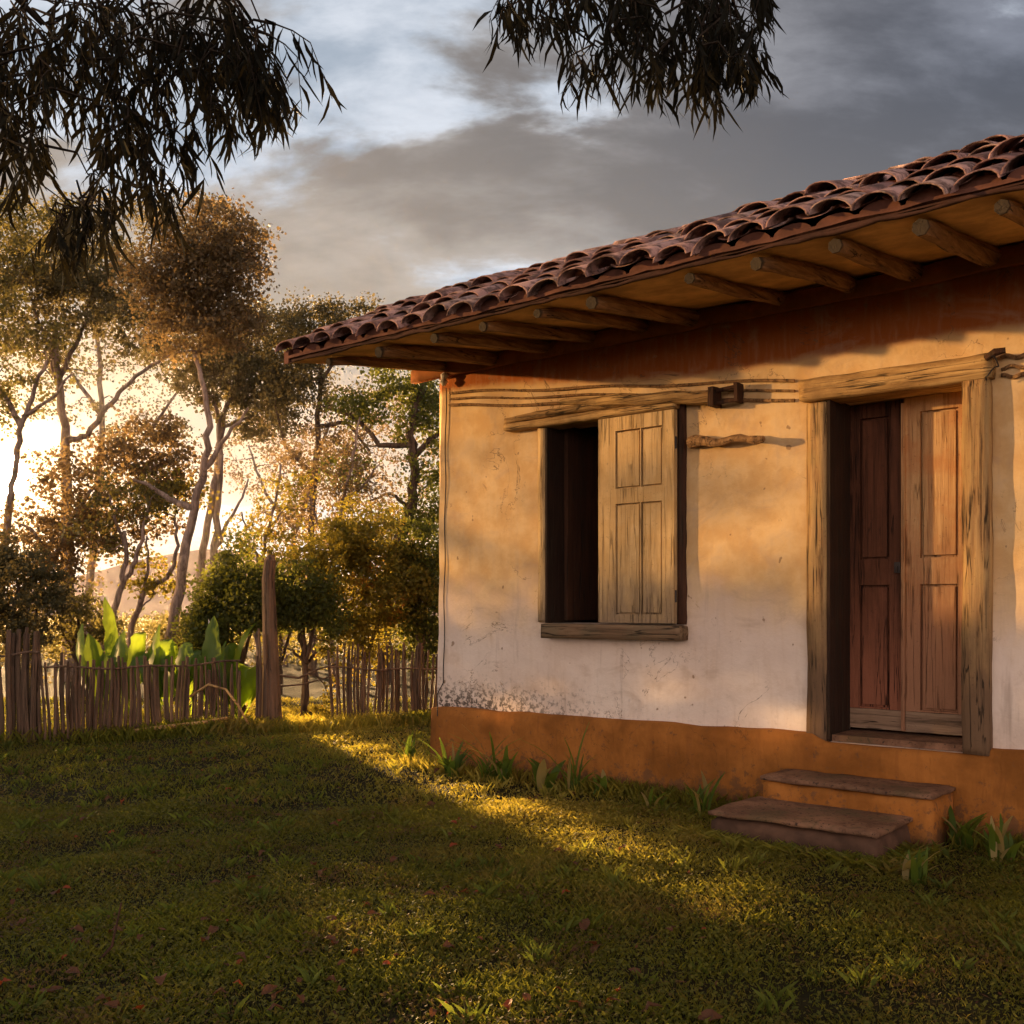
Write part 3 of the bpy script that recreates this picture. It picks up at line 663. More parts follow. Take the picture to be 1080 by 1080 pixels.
# leaf litter too small to count
R = np.random.default_rng(21); n = 7500; Y = np.sqrt(R.uniform(2.6**2, 11**2, n)); X = R.uniform(-.6,.6,n)*Y; k = (~in_house(X,Y)) & (R.random(n) < .25+.9*np.clip(np.sin(X*2.7+np.sin(Y*2.1))*np.sin(Y*3.1+X), 0, 1)); X, Y = X[k], Y[k]; n = len(X)
a = R.uniform(0,2*np.pi,n); L = R.uniform(.008,.024,n); Bp = np.stack([X,Y,gz(X,Y)+R.uniform(.012,.035,n)],-1)
d = np.stack([np.cos(a),np.sin(a),R.uniform(-.3,.3,n)],-1)*L[:,None]; s = np.stack([-np.sin(a),np.cos(a),R.uniform(-.4,.4,n)],-1)*L[:,None]*.3
M['litter'] = m_leaf('dead_leaf', (0.035,0.014,0.008), (0.12,0.048,0.018), (0.3,0.1,0.02), 0.2)
M['redleaf'] = m_leaf('red_leaf', (0.13,0.022,0.010), (0.24,0.055,0.012), (0.5,0.1,0.02), 0.25)
tag(np_mesh('leaf_litter', np.stack([Bp-d, Bp+s, Bp+d, Bp-s],1), 4, M['litter']), kind='stuff', label='tiny dead leaf scraps scattered through the lawn', cat='leaf litter')
# fallen leaves one can count
def leaf_mesh(seed, L, m):
    R = random.Random(seed); vs = []; n = 5
    for i in range(n+1):
        f = i/n; w = math.sin(math.pi*min(.97,max(.03,f))**0.8)*L*0.28; c = R.uniform(.1,.5)
        z = 0.03*math.sin(f*3)*R.uniform(.4,1.2)
        vs += [((f-.5)*L, -w, z+c*w), ((f-.5)*L, 0, z), ((f-.5)*L, w, z+c*w*1.3)]
    fs = [(i*3+k, (i+1)*3+k, (i+1)*3+k+1, i*3+k+1) for i in range(n) for k in range(2)]
    me = bpy.data.meshes.new('fallen_leaf'); me.from_pydata(vs, [], fs); me.materials.append(m); return me
LM = [leaf_mesh(i, 0.10+0.02*i, M['litter']) for i in range(4)]; RM = [leaf_mesh(i+9, 0.085+0.015*i, M['redleaf']) for i in range(3)]
R = random.Random(5); cnt = 0
spots = [(232,832),(240,836),(262,831),(370,818),(383,812),(347,873),(360,868),(246,930),(262,936),(470,1008),(60,945),(75,942),(20,945),(500,932),(505,948),(130,990),(150,995),(75,1005),(385,965),(400,975),(200,800),(215,805),(320,1000),(340,930),(630,1005),(430,905),(120,880),(160,905),(35,890),(90,870),(520,880),(300,860),(555,850),(350,980),(600,920),(700,960),(650,1060)]
for (x, y) in spots + [(R.uniform(0,760), 1080-300*R.random()**1.5) for _ in range(120)]:
    Y = EYE*F/(y-HZ); X = (x-PX)/F*Y
    for _ in range(1):
        if bool(in_house(np.array(X), np.array(Y), .1)): continue
        red = R.random() < 0.22
        o = bpy.data.objects.new('fallen_leaf', R.choice(RM if red else LM)); COL.objects.link(o)
        k_ = R.uniform(.28,.52); o.scale = (k_,k_,k_); o.location = (X+R.uniform(-.03,.03), Y+R.uniform(-.05,.05), float(gz(X,Y))+R.uniform(.020,.034)); o.rotation_euler = (R.uniform(-.5,.5), R.uniform(-.5,.5), R.uniform(0,6.3))
        if red: tag(o, 'small dry red leaf lying on the lawn', 'leaf', 'red leaves fallen on the lawn')
        else: tag(o, 'curled dead brown leaf lying on the lawn', 'leaf', 'brown leaves fallen on the lawn')

# weeds and tufts at the foot of the wall
def blade_strip(mb, base, ang, H, w, lean, n=5):
    vs = []; c, s = math.cos(ang), math.sin(ang)
    for i in range(n+1):
        f = i/n; ww = w*(math.sin(math.pi*(0.12+0.86*f))**0.7)
        off = lean*f*f; x = base[0]+c*off; y = base[1]+s*off; z = base[2]+H*f*(1-0.25*f*lean/max(H,.01))
        vs += [(x-s*ww, y+c*ww, z+0.25*ww), (x, y, z), (x+s*ww, y-c*ww, z+0.25*ww)]
    mb.add(vs, [(i*3+k, i*3+k+1, (i+1)*3+k+1, (i+1)*3+k) for i in range(n) for k in range(2)])
M['weed'] = m_leaf('weed_leaf', (0.045,0.085,0.012), (0.10,0.16,0.022), (0.35,0.42,0.04), 0.4)
M['dryweed'] = m_leaf('dry_blade', (0.16,0.12,0.04), (0.28,0.22,0.08), (0.5,0.4,0.1), 0.35)
wl = [(478,815,.20,14,.011,'narrow bladed green tuft nearest the house corner'), (500,812,.13,9,.020,'small broad leaved weed right of the corner tuft'),
      (520,820,.11,9,.026,'low rosette weed with wide pale leaves under the window wall'), (545,815,.26,16,.008,'tall thin grass tuft left of the window middle'),
      (560,818,.20,12,.012,'ragged green and dry tuft under the window'), (590,826,.15,10,.022,'leafy weed with broad blades below the window sill'),
      (605,832,.28,13,.008,'tall arching tuft against the plinth right of the leafy weed'), (632,838,.12,10,.016,'short weed at the plinth below the window right side'),
      (432,800,.16,16,.012,'dark weed in shadow left of the plinth corner'), (738,858,.16,16,.009,'bright green tuft beside the left end of the slab step'),
      (690,850,.10,12,.010,'short tuft midway between window and step'), (1010,890,.14,20,.012,'dark leafy weed under the end of the ochre step'), (960,925,.12,20,.010,'dark grass tuft by the slab corner'), (1050,905,.15,20,.012,'shaded weed at the right edge beside the plinth')]
for i, (x, y, H, n, w_, lab) in enumerate(wl):
    Y = EYE*F/(y-HZ); X = (x-PX)/F*Y; R = random.Random(i+40)
    if in_house(np.array(X), np.array(Y), .03): 
        t = (X-CX)*DX+(Y-CY)*DY; v = -0.24; X = CX+t*DX+v*0.6364; Y = CY+t*DY+v*0.7714
    Y -= .06; r = empty('weed', (X, Y, float(gz(X,Y))-0.01), 0, lab, 'weed')
    mb = MB(); md = MB()
    for k in range(n):
        a = R.uniform(0, 6.28); h = H*1.75*R.uniform(.4,1.1)
        blade_strip(md if k % 5 == 4 else mb, (R.uniform(-.05,.05), R.uniform(-.04,.04), 0), a, h, w_*1.55*R.uniform(.6,1.2), h*R.uniform(.2,.9))
    mb.build('leaves', M['weed'], r, True); md.build('dry_leaves', M['dryweed'], r, True)

# ------------------------------------------------------------------ fences
def stake(mb, x, y, H, r, R, n=6):
    lx, ly = R.uniform(-.05,.05)*H, R.uniform(-.03,.03)*H
    pts = [(x+lx*f+0.012*math.sin(f*5+x*9)*H, y+ly*f, -0.05+(H+0.05)*f) for f in (0,.25,.5,.75,1.0)]
    mb.tube(pts, [r*1.05, r*R.uniform(.9,1.1), r, r*R.uniform(.85,1.05), r*R.uniform(.6,.85)], n)
def fence(name, lab, P0, P1, n, H0, H1, r, seed, rails=(), spiky=0.1, two=False):
    root = empty(name, (P0[0], P0[1], 0), 0, lab, 'fence'); R = random.Random(seed)
    for i in range(n):
        f = (i+0.5)/n; x = (P1[0]-P0[0])*f + R.uniform(-.02,.02); y = (P1[1]-P0[1])*f + R.uniform(-.035,.035)
        H = (H0+(H1-H0)*f)*(1+R.uniform(-spiky, spiky*0.6)); mb = MB(); stake(mb, x, y, H, r*R.uniform(.7,1.25), R)
        mb.build('stake', M['stake'], root).location = (0,0,float(gz(P0[0]+x, P0[1]+y)))
    for z in rails:
        m_ = 12; mb = MB().tube([((P1[0]-P0[0])*k/m_, (P1[1]-P0[1])*k/m_-0.045+0.01*math.sin(k), z*(1)+ (0.012*math.sin(k*1.3)) - 0.03*math.sin(math.pi*k/m_)) for k in range(m_+1)], 0.011, 6)
        mb.build('rail', M['stake'], root)
    return root
G0 = W(-90, 788, 9.3); G1 = W(44, 787, 9.5); G2 = W(150, 776, 10.1); G3 = W(272, 770, 10.75)
fence('stake_fence', 'taller close set brown stake fence at the left edge', (G0.x, G0.y), (G1.x, G1.y), 30, 1.05, 1.05, 0.030, 3, (0.85,), 0.05)
fence('picket_fence', 'lower gappy picket fence between the tall stakes and the gate post', (G1.x+.04, G1.y), (G3.x-.16, G3.y-.05), 70, 0.80, 0.66, 0.016, 4, (0.71,), 0.13)
H0_ = W(349, 765, 11.0); H1_ = W(475, 760, 11.35)
fence('stake_fence', 'brown stake fence between the gap and the house corner', (H0_.x, H0_.y), (H1_.x+.3, H1_.y+.05), 44, 0.86, 0.80, 0.0165, 8, (0.62,), 0.11)
gp = W(285, 772, 10.6); root = empty('gate_post', (gp.x, gp.y, 0.05), 0, 'tall rough tree trunk post at the opening in the fence', 'post'); R = random.Random(3)
mb = MB()
mb.tube([(0.02,0,-.1),(0.01,0,.4),(0.0,0.01,.8),(-.01,0,1.2),(-.02,0,1.5),(0.0,0,1.70),(0.01,0,1.76)], [.115,.095,.08,.072,.066,.06,.03], 9); mb.build('post', M['stake'], root)
for k in range(5):
    mb = MB(); stake(mb, -0.12+0.035*k+R.uniform(-.01,.01), -0.07+R.uniform(-.03,.03), R.uniform(.55,1.0) if k < 4 else .45, 0.020, R); mb.build('brace', M['stake'], root)

# fallen poles by the fence
def pole(lab, pts, r0, r1, m):
    P = [Vector(p) for p in pts]; o = P[0].copy(); n = len(P)
    ob = MB().tube([p-o for p in P], [r0+(r1-r0)*i/(n-1) for i in range(n)], 7).build('fallen_branch', m, None, True); ob.location = o; return tag(ob, lab, 'branch')
pole('long sunlit pole lying propped along the fence foot', [W(140,772,9.9), W(165,768,9.95), W(190,765,10.0), W(215,762,10.1), W(240,757,10.2)], .028, .016, M['beam'])
pole('arched dry frond stem bending over beside the gate post', [W(200,735,10.3), W(220,722,10.3), W(238,727,10.2), W(252,745,10.15), W(262,764,10.1)], .014, .010, M['beam'])
pole('thin bare branch lying across the fence opening', [W(292,712,10.9), W(315,715,10.95), W(335,706,11.0), W(356,700,11.0)], .014, .008, M['stake'])
pole('second thin bare branch crossing the fence opening', [W(292,724,10.9), W(318,722,10.95), W(340,716,11.0), W(358,711,11.0)], .011, .006, M['stake'])
pole('dark broken twig sticking out of the near lawn', [W(100,1018,3.62), W(118,998,3.64), W(123,975,3.66), W(128,952,3.68)], .006, .003, M['darkwood'])
pole('dark stick lying in the grass at the lower left', [W(55,1004,3.76), W(90,998,3.82), W(125,994,3.87), W(160,997,3.84)], .010, .006, M['darkwood'])

# ------------------------------------------------------------------ trees
def leaves_np(C, rad, per, size, seed, flat=0.0, asp=0.42, droop=0.0):
    """diamond leaves scattered in soft balls round the cluster centres C"""
    R = np.random.default_rng(seed); n = len(C)*per
    c = np.repeat(np.asarray(C), per, 0); off = R.normal(0, 1, (n,3)); off /= (np.linalg.norm(off, axis=1)[:,None]+1e-6)
    rr = np.repeat(np.asarray(rad) if hasattr(rad,'__len__') else np.full(len(C), rad), per)
    off *= (rr*R.random(n)**0.45)[:,None]; off[:,2] *= 0.62; c = c+off
    d = R.normal(0, 1, (n,3)); d[:,2] -= droop; d /= np.linalg.norm(d, axis=1)[:,None]
    u = R.normal(0, 1, (n,3)); s = np.cross(d, u); s /= (np.linalg.norm(s, axis=1)[:,None]+1e-6)
    L = (size*R.uniform(.6, 1.35, n))[:,None]
    return np.stack([c, c+d*L*.5+s*L*asp, c+d*L, c+d*L*.5-s*L*asp], 1)
def tree(name, lab, Y, limbs, blobs, leaf, bark, seed, size=0.085, per=42, r0=0.07, crad=0.30, dy=0.9, cat='tree', group=None, thin=0.0):
    """limbs: photo-space polylines drawn at depth Y; blobs: (x, y, rx, ry, clusters)"""
    R = random.Random(seed); base = W(limbs[0][0][0], limbs[0][0][1], Y); base.z = 0.03
    root = empty(name, base, 0, lab, cat, group); mb = MB(); nodes = []; nrad = []
    for li, L in enumerate(limbs):
        ra, rb = (L[-1] if isinstance(L[-1], float) else None), None
        pts = [p for p in L if not isinstance(p, float)]; ra = ra or (r0 if li == 0 else r0*0.45)
        yo = R.uniform(-dy, dy)*0.5 if li else 0
        P = []
        for i, p in enumerate(pts): P.append(W(p[0], p[1], Y + yo*i/len(pts)))
        if li == 0: P.insert(0, Vector((P[0].x, P[0].y, -0.05)))
        Q = []                                     # subdivide with wobble
        for i in range(len(P)-1):
            for k in range(4):
                f = k/4; q = P[i].lerp(P[i+1], f); q += Vector((R.gauss(0,.014), R.gauss(0,.03), R.gauss(0,.01)))*(1 if k else 0.3); Q.append(q)
        Q.append(P[-1]); n = len(Q)
        rad = [ra*(1-0.72*i/(n-1)) + 0.006 for i in range(n)]
        mb.tube([q-base for q in Q], rad, 7)
        for i, q in enumerate(Q):
            if i > n*0.25 or li: nodes.append(q); nrad.append(rad[i])
    cl = []; crs = []
    for (bx_, by_, brx, bry, nc) in blobs:
        for k in range(int(nc*2.6)):
            while True:
                a, b, c = R.uniform(-1,1), R.uniform(-1,1), R.uniform(-1,1)
                if a*a+b*b+c*c < 1: break
            g_ = 1.0 + 0.32*R.random()
            px_, py_ = bx_+a*brx*g_, by_+b*bry*g_
            if math.hypot(px_-5, (py_-500)) < 46: continue
            p = W(px_, py_, Y); p.y += c*brx/F*Y*0.9
            if in_gap(p): continue
            cl.append(p); crs.append(crad*R.uniform(.55, 1.25))
    order = sorted(range(len(cl)), key=lambda i: min((cl[i]-q).length for q in nodes[::3]))
    NA = [tuple(q) for q in nodes]
    for i in order:
        p = cl[i]; A_ = np.array(NA); dd = np.linalg.norm(A_-np.array(tuple(p)), axis=1); j = int(dd.argmin()); q = Vector(NA[j]); d_ = (p-q).length
        if d_ < 0.02: continue
        mid1 = q.lerp(p, .35)+Vector((R.gauss(0,.07), R.gauss(0,.07), R.gauss(0.03,.06)))*min(1,d_*1.4); mid2 = q.lerp(p, .7)+Vector((R.gauss(0,.06), R.gauss(0,.06), R.gauss(0.03,.05)))*min(1,d_*1.4)
        r1 = min(nrad[j]*0.7, 0.010+0.012*d_); pts = [q, mid1, mid2, p]; rr = [r1, r1*.8, r1*.6, r1*.35]
        mb.tube([x-base for x in pts], rr, 4, False)
        for x, r_ in zip(pts[1:], rr[1:]): NA.append(tuple(x)); nrad.append(r_)
    mb.build('trunk', bark, root, True)
    if cl:
        C_ = np.array([tuple(p-base) for p in cl]); np_mesh('crown', leaves_np(C_, np.array(crs)*.95, int(per*1.05), size*.68, seed, droop=.3), 4, leaf, root)
    return root
M['bark'] = m_bark('grey_bark', (0.13,0.09,0.07), (0.32,0.235,0.19)); M['bark2'] = m_bark('dark_bark', (0.045,0.03,0.021), (0.13,0.085,0.06))
LD = m_leaf('dark_tree_leaf', (0.035,0.038,0.018), (0.080,0.074,0.034), (0.30,0.20,0.08), 0.40)
LB = m_leaf('bronze_tree_leaf', (0.055,0.046,0.024), (0.12,0.088,0.046), (0.42,0.25,0.11), 0.42)
LO = m_leaf('olive_tree_leaf', (0.04,0.045,0.016), (0.09,0.085,0.03), (0.38,0.28,0.07), 0.42)
LY = m_leaf('yellow_shrub_leaf', (0.06,0.065,0.012), (0.15,0.125,0.02), (0.55,0.40,0.05), 0.45, ((0.22,0.095,0.015), 1.6, 0.68))
LG = m_leaf('shrub_leaf', (0.024,0.034,0.009), (0.068,0.078,0.018), (0.36,0.34,0.04), 0.42)
bk, bd = M['bark'], M['bark2']
tree('forest_tree', 'tall straight trunked tree just right of the sun with a dark crown', 17.0,
     [[(73,700),(71,620),(70,540),(69,465),(62,400),(58,340),0.13], [(70,465),(92,460),(112,430),(130,410),(160,385),(185,370),.05], [(69,450),(60,400),(45,350),(30,310),.045], [(62,400),(85,350),(100,300),.04]],
     [(50,275,60,38,26), (105,300,60,45,34), (150,330,60,40,26), (20,330,50,45,18), (95,360,70,35,16)], LD, bk, 1, per=60)
tree('forest_tree', 'forked tree at the far left edge above the sun', 16.0,
     [[(-8,700),(2,600),(12,520),(18,485),(24,445),(36,412),(50,380),.07], [(22,450),(10,425),(-6,400),.05], [(24,440),(55,420),(75,395),.03]],
     [(10,380,55,50,16), (-25,300,50,60,24), (30,240,45,30,20), (-20,440,30,50,12)], LO, bk, 2, per=50)
tree('forest_tree', 'leafy lower tree with bronze foliage beside the sun glow', 15.2,
     [[(30,705),(40,640),(55,590),(80,540),(110,500),.06], [(55,590),(35,560),(15,550),.03], [(80,540),(130,515),(165,490),.035]],
     [(95,520,70,48,44), (150,475,50,35,26), (40,585,50,45,30), (120,560,60,25,16), (185,500,30,28,10)], LB, bk, 3, per=44)
tree('forest_tree', 'slender leaning tree forking low over the banana leaves', 14.5,
     [[(103,700),(118,655),(130,615),(133,585),(131,560),.062], [(130,615),(143,592),(150,560),(158,530),.035], [(131,575),(120,545),(115,520),.02]],
     [(140,520,45,25,14), (100,560,30,22,6)], LO, bk, 4, per=36, crad=.24)
tree('forest_tree', 'small tree with one limb sweeping right then upwards', 14.9,
     [[(134,705),(139,660),(150,625),(172,612),(184,597),(186,570),(184,545),.05], [(150,625),(156,600),(155,565),.02], [(165,615),(160,630),(150,640),.012]],
     [(160,615,30,16,7), (185,520,35,22,9), (150,600,26,16,4)], LY, bk, 5, per=30, crad=.20)
tree('forest_tree', 'grey tree with a hooked broken limb pointing left', 14.0,
     [[(178,700),(182,660),(191,618),(196,575),(205,538),(214,495),(222,450),(215,410),(205,370),.085], [(204,537),(190,532),(175,524),(158,512),(140,505),.05], [(214,495),(240,460),(262,430),.035]],
     [(205,300,40,30,20), (225,255,48,40,44), (250,290,32,40,26), (170,290,40,35,20), (195,345,45,30,18), (225,335,40,30,22)], LB, bk, 6, per=50, size=.075)
tree('forest_tree', 'twin stemmed tree with pale bark in the middle of the grove', 18.8,
     [[(208,705),(208,640),(214,580),(224,525),(230,480),(236,440),(250,400),(262,370),.085], [(228,640),(226,590),(230,530),(233,480),(228,430),(212,400),.075], [(226,585),(238,555),(252,530),(262,505),.035], [(236,450),(265,440),(290,425),.03]],
     [(245,395,48,28,40), (215,370,36,26,18), (285,405,34,28,26), (265,350,42,26,24), (200,410,30,24,8), (275,440,36,22,14)], LD, bk, 7, per=62)
tree('forest_tree', 'round topped tree showing over the left end of the roof', 18.0,
     [[(330,700),(328,600),(330,520),(335,450),(338,400),(335,360),.08], [(335,450),(365,445),(390,475),.04], [(338,405),(360,370),(375,350),.03], [(330,500),(300,470),(290,430),.03]],
     [(325,350,38,32,46), (360,345,22,22,12), (310,390,32,26,22), (385,330,16,14,5), (405,335,12,10,3), (345,420,36,18,12), (300,430,20,20,8)], LD, bd, 8, per=46, size=.075)
tree('forest_tree', 'thick leaning dark trunk tree close behind the house corner', 16.6,
     [[(404,700),(410,610),(420,570),(434,535),(438,495),(432,460),(440,425),(452,390),.13], [(434,535),(410,520),(385,530),.03], [(438,480),(470,450),(500,430),.05], [(434,470),(400,470),(380,445),(360,435),(340,428),.045]],
     [(445,440,32,34,22), (460,520,34,45,24), (385,430,32,16,12), (415,560,40,24,12), (365,500,30,22,7), (425,400,36,18,14)], LG, bd, 9, per=44)
tree('forest_tree', 'thin sparse tree with pinkish bronze leaves in the right gap', 15.4,
     [[(352,700),(348,640),(352,580),(362,530),(372,480),(380,440),.04], [(352,580),(335,550),(325,520),.02], [(362,530),(385,510),(400,490),.02]],
     [(355,480,38,38,18), (340,555,38,30,14), (385,530,28,30,10), (310,500,28,40,10)], LB, bk, 10, per=30, crad=.24, size=.07)
tree('forest_tree', 'spindly yellowing sapling behind the gate post', 13.6,
     [[(272,700),(270,640),(278,580),(290,530),(296,490),.03], [(276,600),(262,570),(255,540),.015], [(285,555),(305,530),.012]],
     [(290,560,32,35,12), (262,560,24,26,7), (305,510,22,26,6)], LY, bk, 11, per=28, crad=.20, size=.065)
tree('forest_tree', 'pale hazy tree standing furthest back between the trunks', 21.0,
     [[(300,700),(305,620),(312,560),(330,500),(350,440),.08], [(312,560),(280,520),(262,470),.04], [(330,500),(370,470),(400,440),.04]],
     [(330,500,70,60,34), (400,480,60,60,34), (270,480,40,40,14), (430,570,40,40,20), (310,570,50,34,16)], LB, bk, 41, per=44, size=.08, crad=.34)
tree('forest_tree', 'wide hazy crowned tree behind the straight trunked tree', 22.0,
     [[(92,700),(96,600),(104,520),(108,440),(104,370),(95,300),.10], [(104,520),(160,450),(200,400),.05], [(108,440),(80,400),(50,360),.05]],
     [(80,265,80,45,34), (150,350,70,50,26), (40,380,60,50,18), (200,240,60,34,24), (150,440,70,30,14)], LD, bk, 42, per=46, size=.09, crad=.36)
# shrubs: stems + crown
def shrub(name, lab, x, Y, rx, ry, nc, leaf, seed, size=.07, per=40, extra=(), crad=.2):
    R = random.Random(seed*3); extra = list(extra)+[(x+R.uniform(-1,1)*rx, 690-ry*R.uniform(.2,1.25), rx*R.uniform(.25,.45), ry*R.uniform(.12,.25), max(2, nc//14)) for _ in range(7)]
    nc = int(nc*.62)
    return tree(name, lab, Y, [[(x,705),(x-2,690-ry*0.4),(x+2,690-ry),.035], [(x,700),(x-rx*.5,690-ry*.6),.02], [(x,700),(x+rx*.5,690-ry*.6),.02]],
                [(x, 690-ry*0.62, rx, ry*0.8, nc)]+list(extra), leaf, M['bark2'], seed, size, per, .03, crad, .3, 'shrub')
shrub('shrub', 'dark domed shrub behind the broad green leaves', 254, 11.5, 42, 78, 110, LG, 31, .06, 60, [(220,668,28,26,30)])
shrub('shrub', 'dense dark shrub beneath the tree at the left edge', 15, 13.0, 48, 80, 80, LD, 32, .07, 50)
shrub('shrub', 'olive shrub between the tall trunk and the left edge', 82, 13.6, 34, 48, 30, LO, 33, .065, 34)
shrub('shrub', 'dark shrub right of the gate post', 322, 11.6, 22, 78, 26, LG, 34, .06, 50, [(318,655,24,28,26), (345,650,20,30,16)])
shrub('shrub', 'yellow and orange leaved shrub over the right stake fence', 385, 12.3, 50, 110, 100, LY, 35, .065, 44, [(360,580,50,26,26), (420,620,34,40,34), (330,610,24,22,14)])
shrub('shrub', 'deep green shrub tight against the house corner', 447, 12.4, 26, 95, 70, LG, 36, .06, 54)
shrub('shrub', 'low bright bush growing in the fence opening', 322, 11.7, 26, 6, 6, LY, 37, .05, 40, [(312,728,18,16,10), (338,742,14,12,8)], .13)
shrub('shrub', 'golden twiggy bush in front of the twin stemmed tree', 296, 14.4, 40, 100, 36, LY, 38, .06, 32)
shrub('shrub', 'thin pale bush at the foot of the hooked limb tree', 196, 14.2, 24, 26, 16, LO, 39, .06, 30)

# broad banana-like leaves behind the picket fence
M['banana'] = m_leaf('broad_green_leaf', (0.035,0.085,0.012), (0.09,0.15,0.018), (0.60,0.70,0.04), 0.5, None, 0.4, 0.4)
def broad_leaf(base, tip, w, bendv, n=12, arch=0.1):
    base = Vector(base); tip = Vector(tip); ax = tip-base; L = ax.length; side = ax.cross(Vector((bendv[0], bendv[1], 0.1))); side.normalize(); nrm = side.cross(ax).normalized()
    vs = []; mb = MB()
    for i in range(n+1):
        f = i/n; c = base+ax*f+nrm*(0.16*L*math.sin(f*math.pi)*0.8) - Vector((0,0,arch*L*f**4)) + side*(arch*.5*L*f*f*(1 if bendv[0] > 0 else -1))
        ww = 0.010 if f < 0.2 else w*math.sin(math.pi*min(1,(f-0.2)/0.8*0.95+0.045))**0.7*(1-0.18*(noise.noise(Vector((f*9, w*50, 1))) > .12))
        for s_, z_ in ((-1,.30),(-.5,.10),(0,0),(.5,.10),(1,.30)):
            vs.append(c+side*ww*s_+nrm*ww*z_*(-1) + nrm*0.01*math.sin(i*2.3+s_*3))
    mb.add(vs, [(i*5+k, i*5+k+1, (i+1)*5+k+1, (i+1)*5+k) for i in range(n) for k in range(4)]); return mb
pl = [('banana plant with tall upright leaves left of the leaning tree', 108, 11.3, [(92,650),(107,632),(118,690),(84,690),(98,668),(128,668)]),
      ('banana plant with a narrow spear leaf beside the leaning tree', 136, 11.2, [(131,640),(126,675),(150,690),(139,655),(146,668)]),
      ('banana plant with pale backlit blades in the middle of the row', 172, 11.1, [(158,655),(170,664),(150,685),(182,690),(163,680)]),
      ('banana plant with a bright leaf leaning right', 196, 11.0, [(212,664),(190,690),(181,672),(204,700),(176,700)]),
      ('banana plant with dark folded leaves and a white withered tip', 228, 10.95, [(222,655),(215,690),(250,690),(206,710),(238,668)]),
      ('banana plant with a large glossy leaf touching the gate post', 250, 10.95, [(272,652),(248,690),(255,700),(240,672),(258,690),(205,668)])]
for i, (lab, x, Y, tips) in enumerate(pl):
    b = W(x, 760, Y); b.z = 0.05; r = empty('banana_plant', b, 0, lab, 'plant'); R = random.Random(i+70)
    for (tx, ty) in tips + [(tips[0][0]+R.uniform(-22,22), R.uniform(668,700)) for _ in range(4)]:
        tp = W(tx, ty-12, Y+R.uniform(-.15,.15))-b
        broad_leaf((R.uniform(-.06,.06), R.uniform(-.05,.05), R.uniform(0,.1)), tp, R.uniform(.085,.15), (R.uniform(-2.0,2.0), -1), arch=R.uniform(0.06,.42)).build('leaf', M['banana'], r, True)
    if i == 4: broad_leaf((0.02,0,.55), W(217,648,Y)-b, .02, (.3,-1)).build('withered_leaf', M['ceram'], r, True)

# ------------------------------------------------------------------ vegetation left of the frame (it throws the shade on the low wall)
def hedge(name, lab, X0, Y0, X1, Y1, H, n, seed, per, th=.55, leaf=None, size=.09, crad=.3, gap=None):
    root = empty(name, (X0, Y0, 0), 0, lab, 'hedge'); R = random.Random(seed); C_ = []
    for i in range(n):
        f = R.random(); yy = Y0+(Y1-Y0)*f; h = (H+max(0, 9.6-yy)*0.17)*(0.97+0.05*math.sin(f*23+seed)+0.03*math.sin(f*61)); z = R.uniform(0.1, h)
        C_.append(((X1-X0)*f+R.gauss(0,th*.4), (Y1-Y0)*f+R.gauss(0,th*.4), z))
    np_mesh('foliage', leaves_np(np.array(C_), crad, per, size, seed), 4, leaf or LG, root)
    mb = MB()
    for k in range(14):
        f = (k+.5)/14; x, y = (X1-X0)*f, (Y1-Y0)*f; mb.tube([(x,y,-.05),(x+.05,y,H*.45),(x-.03,y+.05,H*.85)], [.04,.03,.012], 5)
    mb.build('stems', bd, root); return root
hedge('shade_hedge', 'unseen hedge added left of the lawn to shade the low wall', -8.2, 1.0, -8.4, 10.4, 2.0, 760, 3, 70, .5, crad=.26)  # added out of view, height shaped to the shade on the wall

R = random.Random(12); C_ = [(R.gauss(0,.8), R.gauss(0,1.9), R.uniform(2.6,4.9)) for _ in range(24)]
gt = empty('garden_tree', (-13.5, 9.3, 0), 0, 'open crowned tree beyond the shade hedge', 'tree')
np_mesh('crown', leaves_np(np.array(C_), .34, 46, .09, 8), 4, LO, gt)
mb = MB().tube([(0,0,-.1),(.05,0,1.5),(0,.1,2.8),(.1,0,4.2)], [.13,.1,.08,.03], 8)
for c_ in C_: mb.tube([(0.02,.05,1.9+R.random()*.9), (c_[0]*.5, c_[1]*.55, c_[2]*.5+1.3), c_], [.035,.022,.008], 5)
mb.build('trunk', M['bark'], gt, True)
# scrub beyond the fence, too far and dense to count
R_ = np.random.default_rng(77); C_ = np.stack([R_.uniform(-26,14,900), R_.uniform(20,34,900), R_.uniform(0,.95,900)],-1)
tag(np_mesh('scrub', leaves_np(C_, .5, 34, .11, 9), 4, LO), kind='stuff', label='low scrub growing beyond the grove', cat='scrub')

# ------------------------------------------------------------------ near eucalyptus: trunk out of frame, branches hanging in at the top
M['euc'] = m_leaf('eucalyptus_leaf', (0.003,0.0035,0.002), (0.008,0.0075,0.004), (0.05,0.035,0.010), 0.15, None, 0.7, 0.08)
euc = empty('eucalyptus_tree', (-4.3, 2.2, 0), 0, 'eucalyptus whose dark hanging branches fill the top left and top middle', 'tree'); EB = Vector((-4.3,2.2,0))
mb = MB(); R = random.Random(99)
def limb(pts, r0, r1):
    P = [Vector(p) for p in pts]; Q = []
    for i in range(len(P)-1):
        for k in range(5): Q.append(P[i].lerp(P[i+1], k/5)+Vector((R.gauss(0,.012), R.gauss(0,.012), R.gauss(0,.01))))
    Q.append(P[-1]); n = len(Q); mb.tube([q-EB for q in Q], [r0+(r1-r0)*i/(n-1) for i in range(n)], 8); return Q
N_ = limb([(-4.3,2.2,-.1),(-4.25,2.25,1.5),(-4.1,2.4,3.2),(-3.8,2.7,4.6),(-3.4,3.2,5.6)], .24, .13)
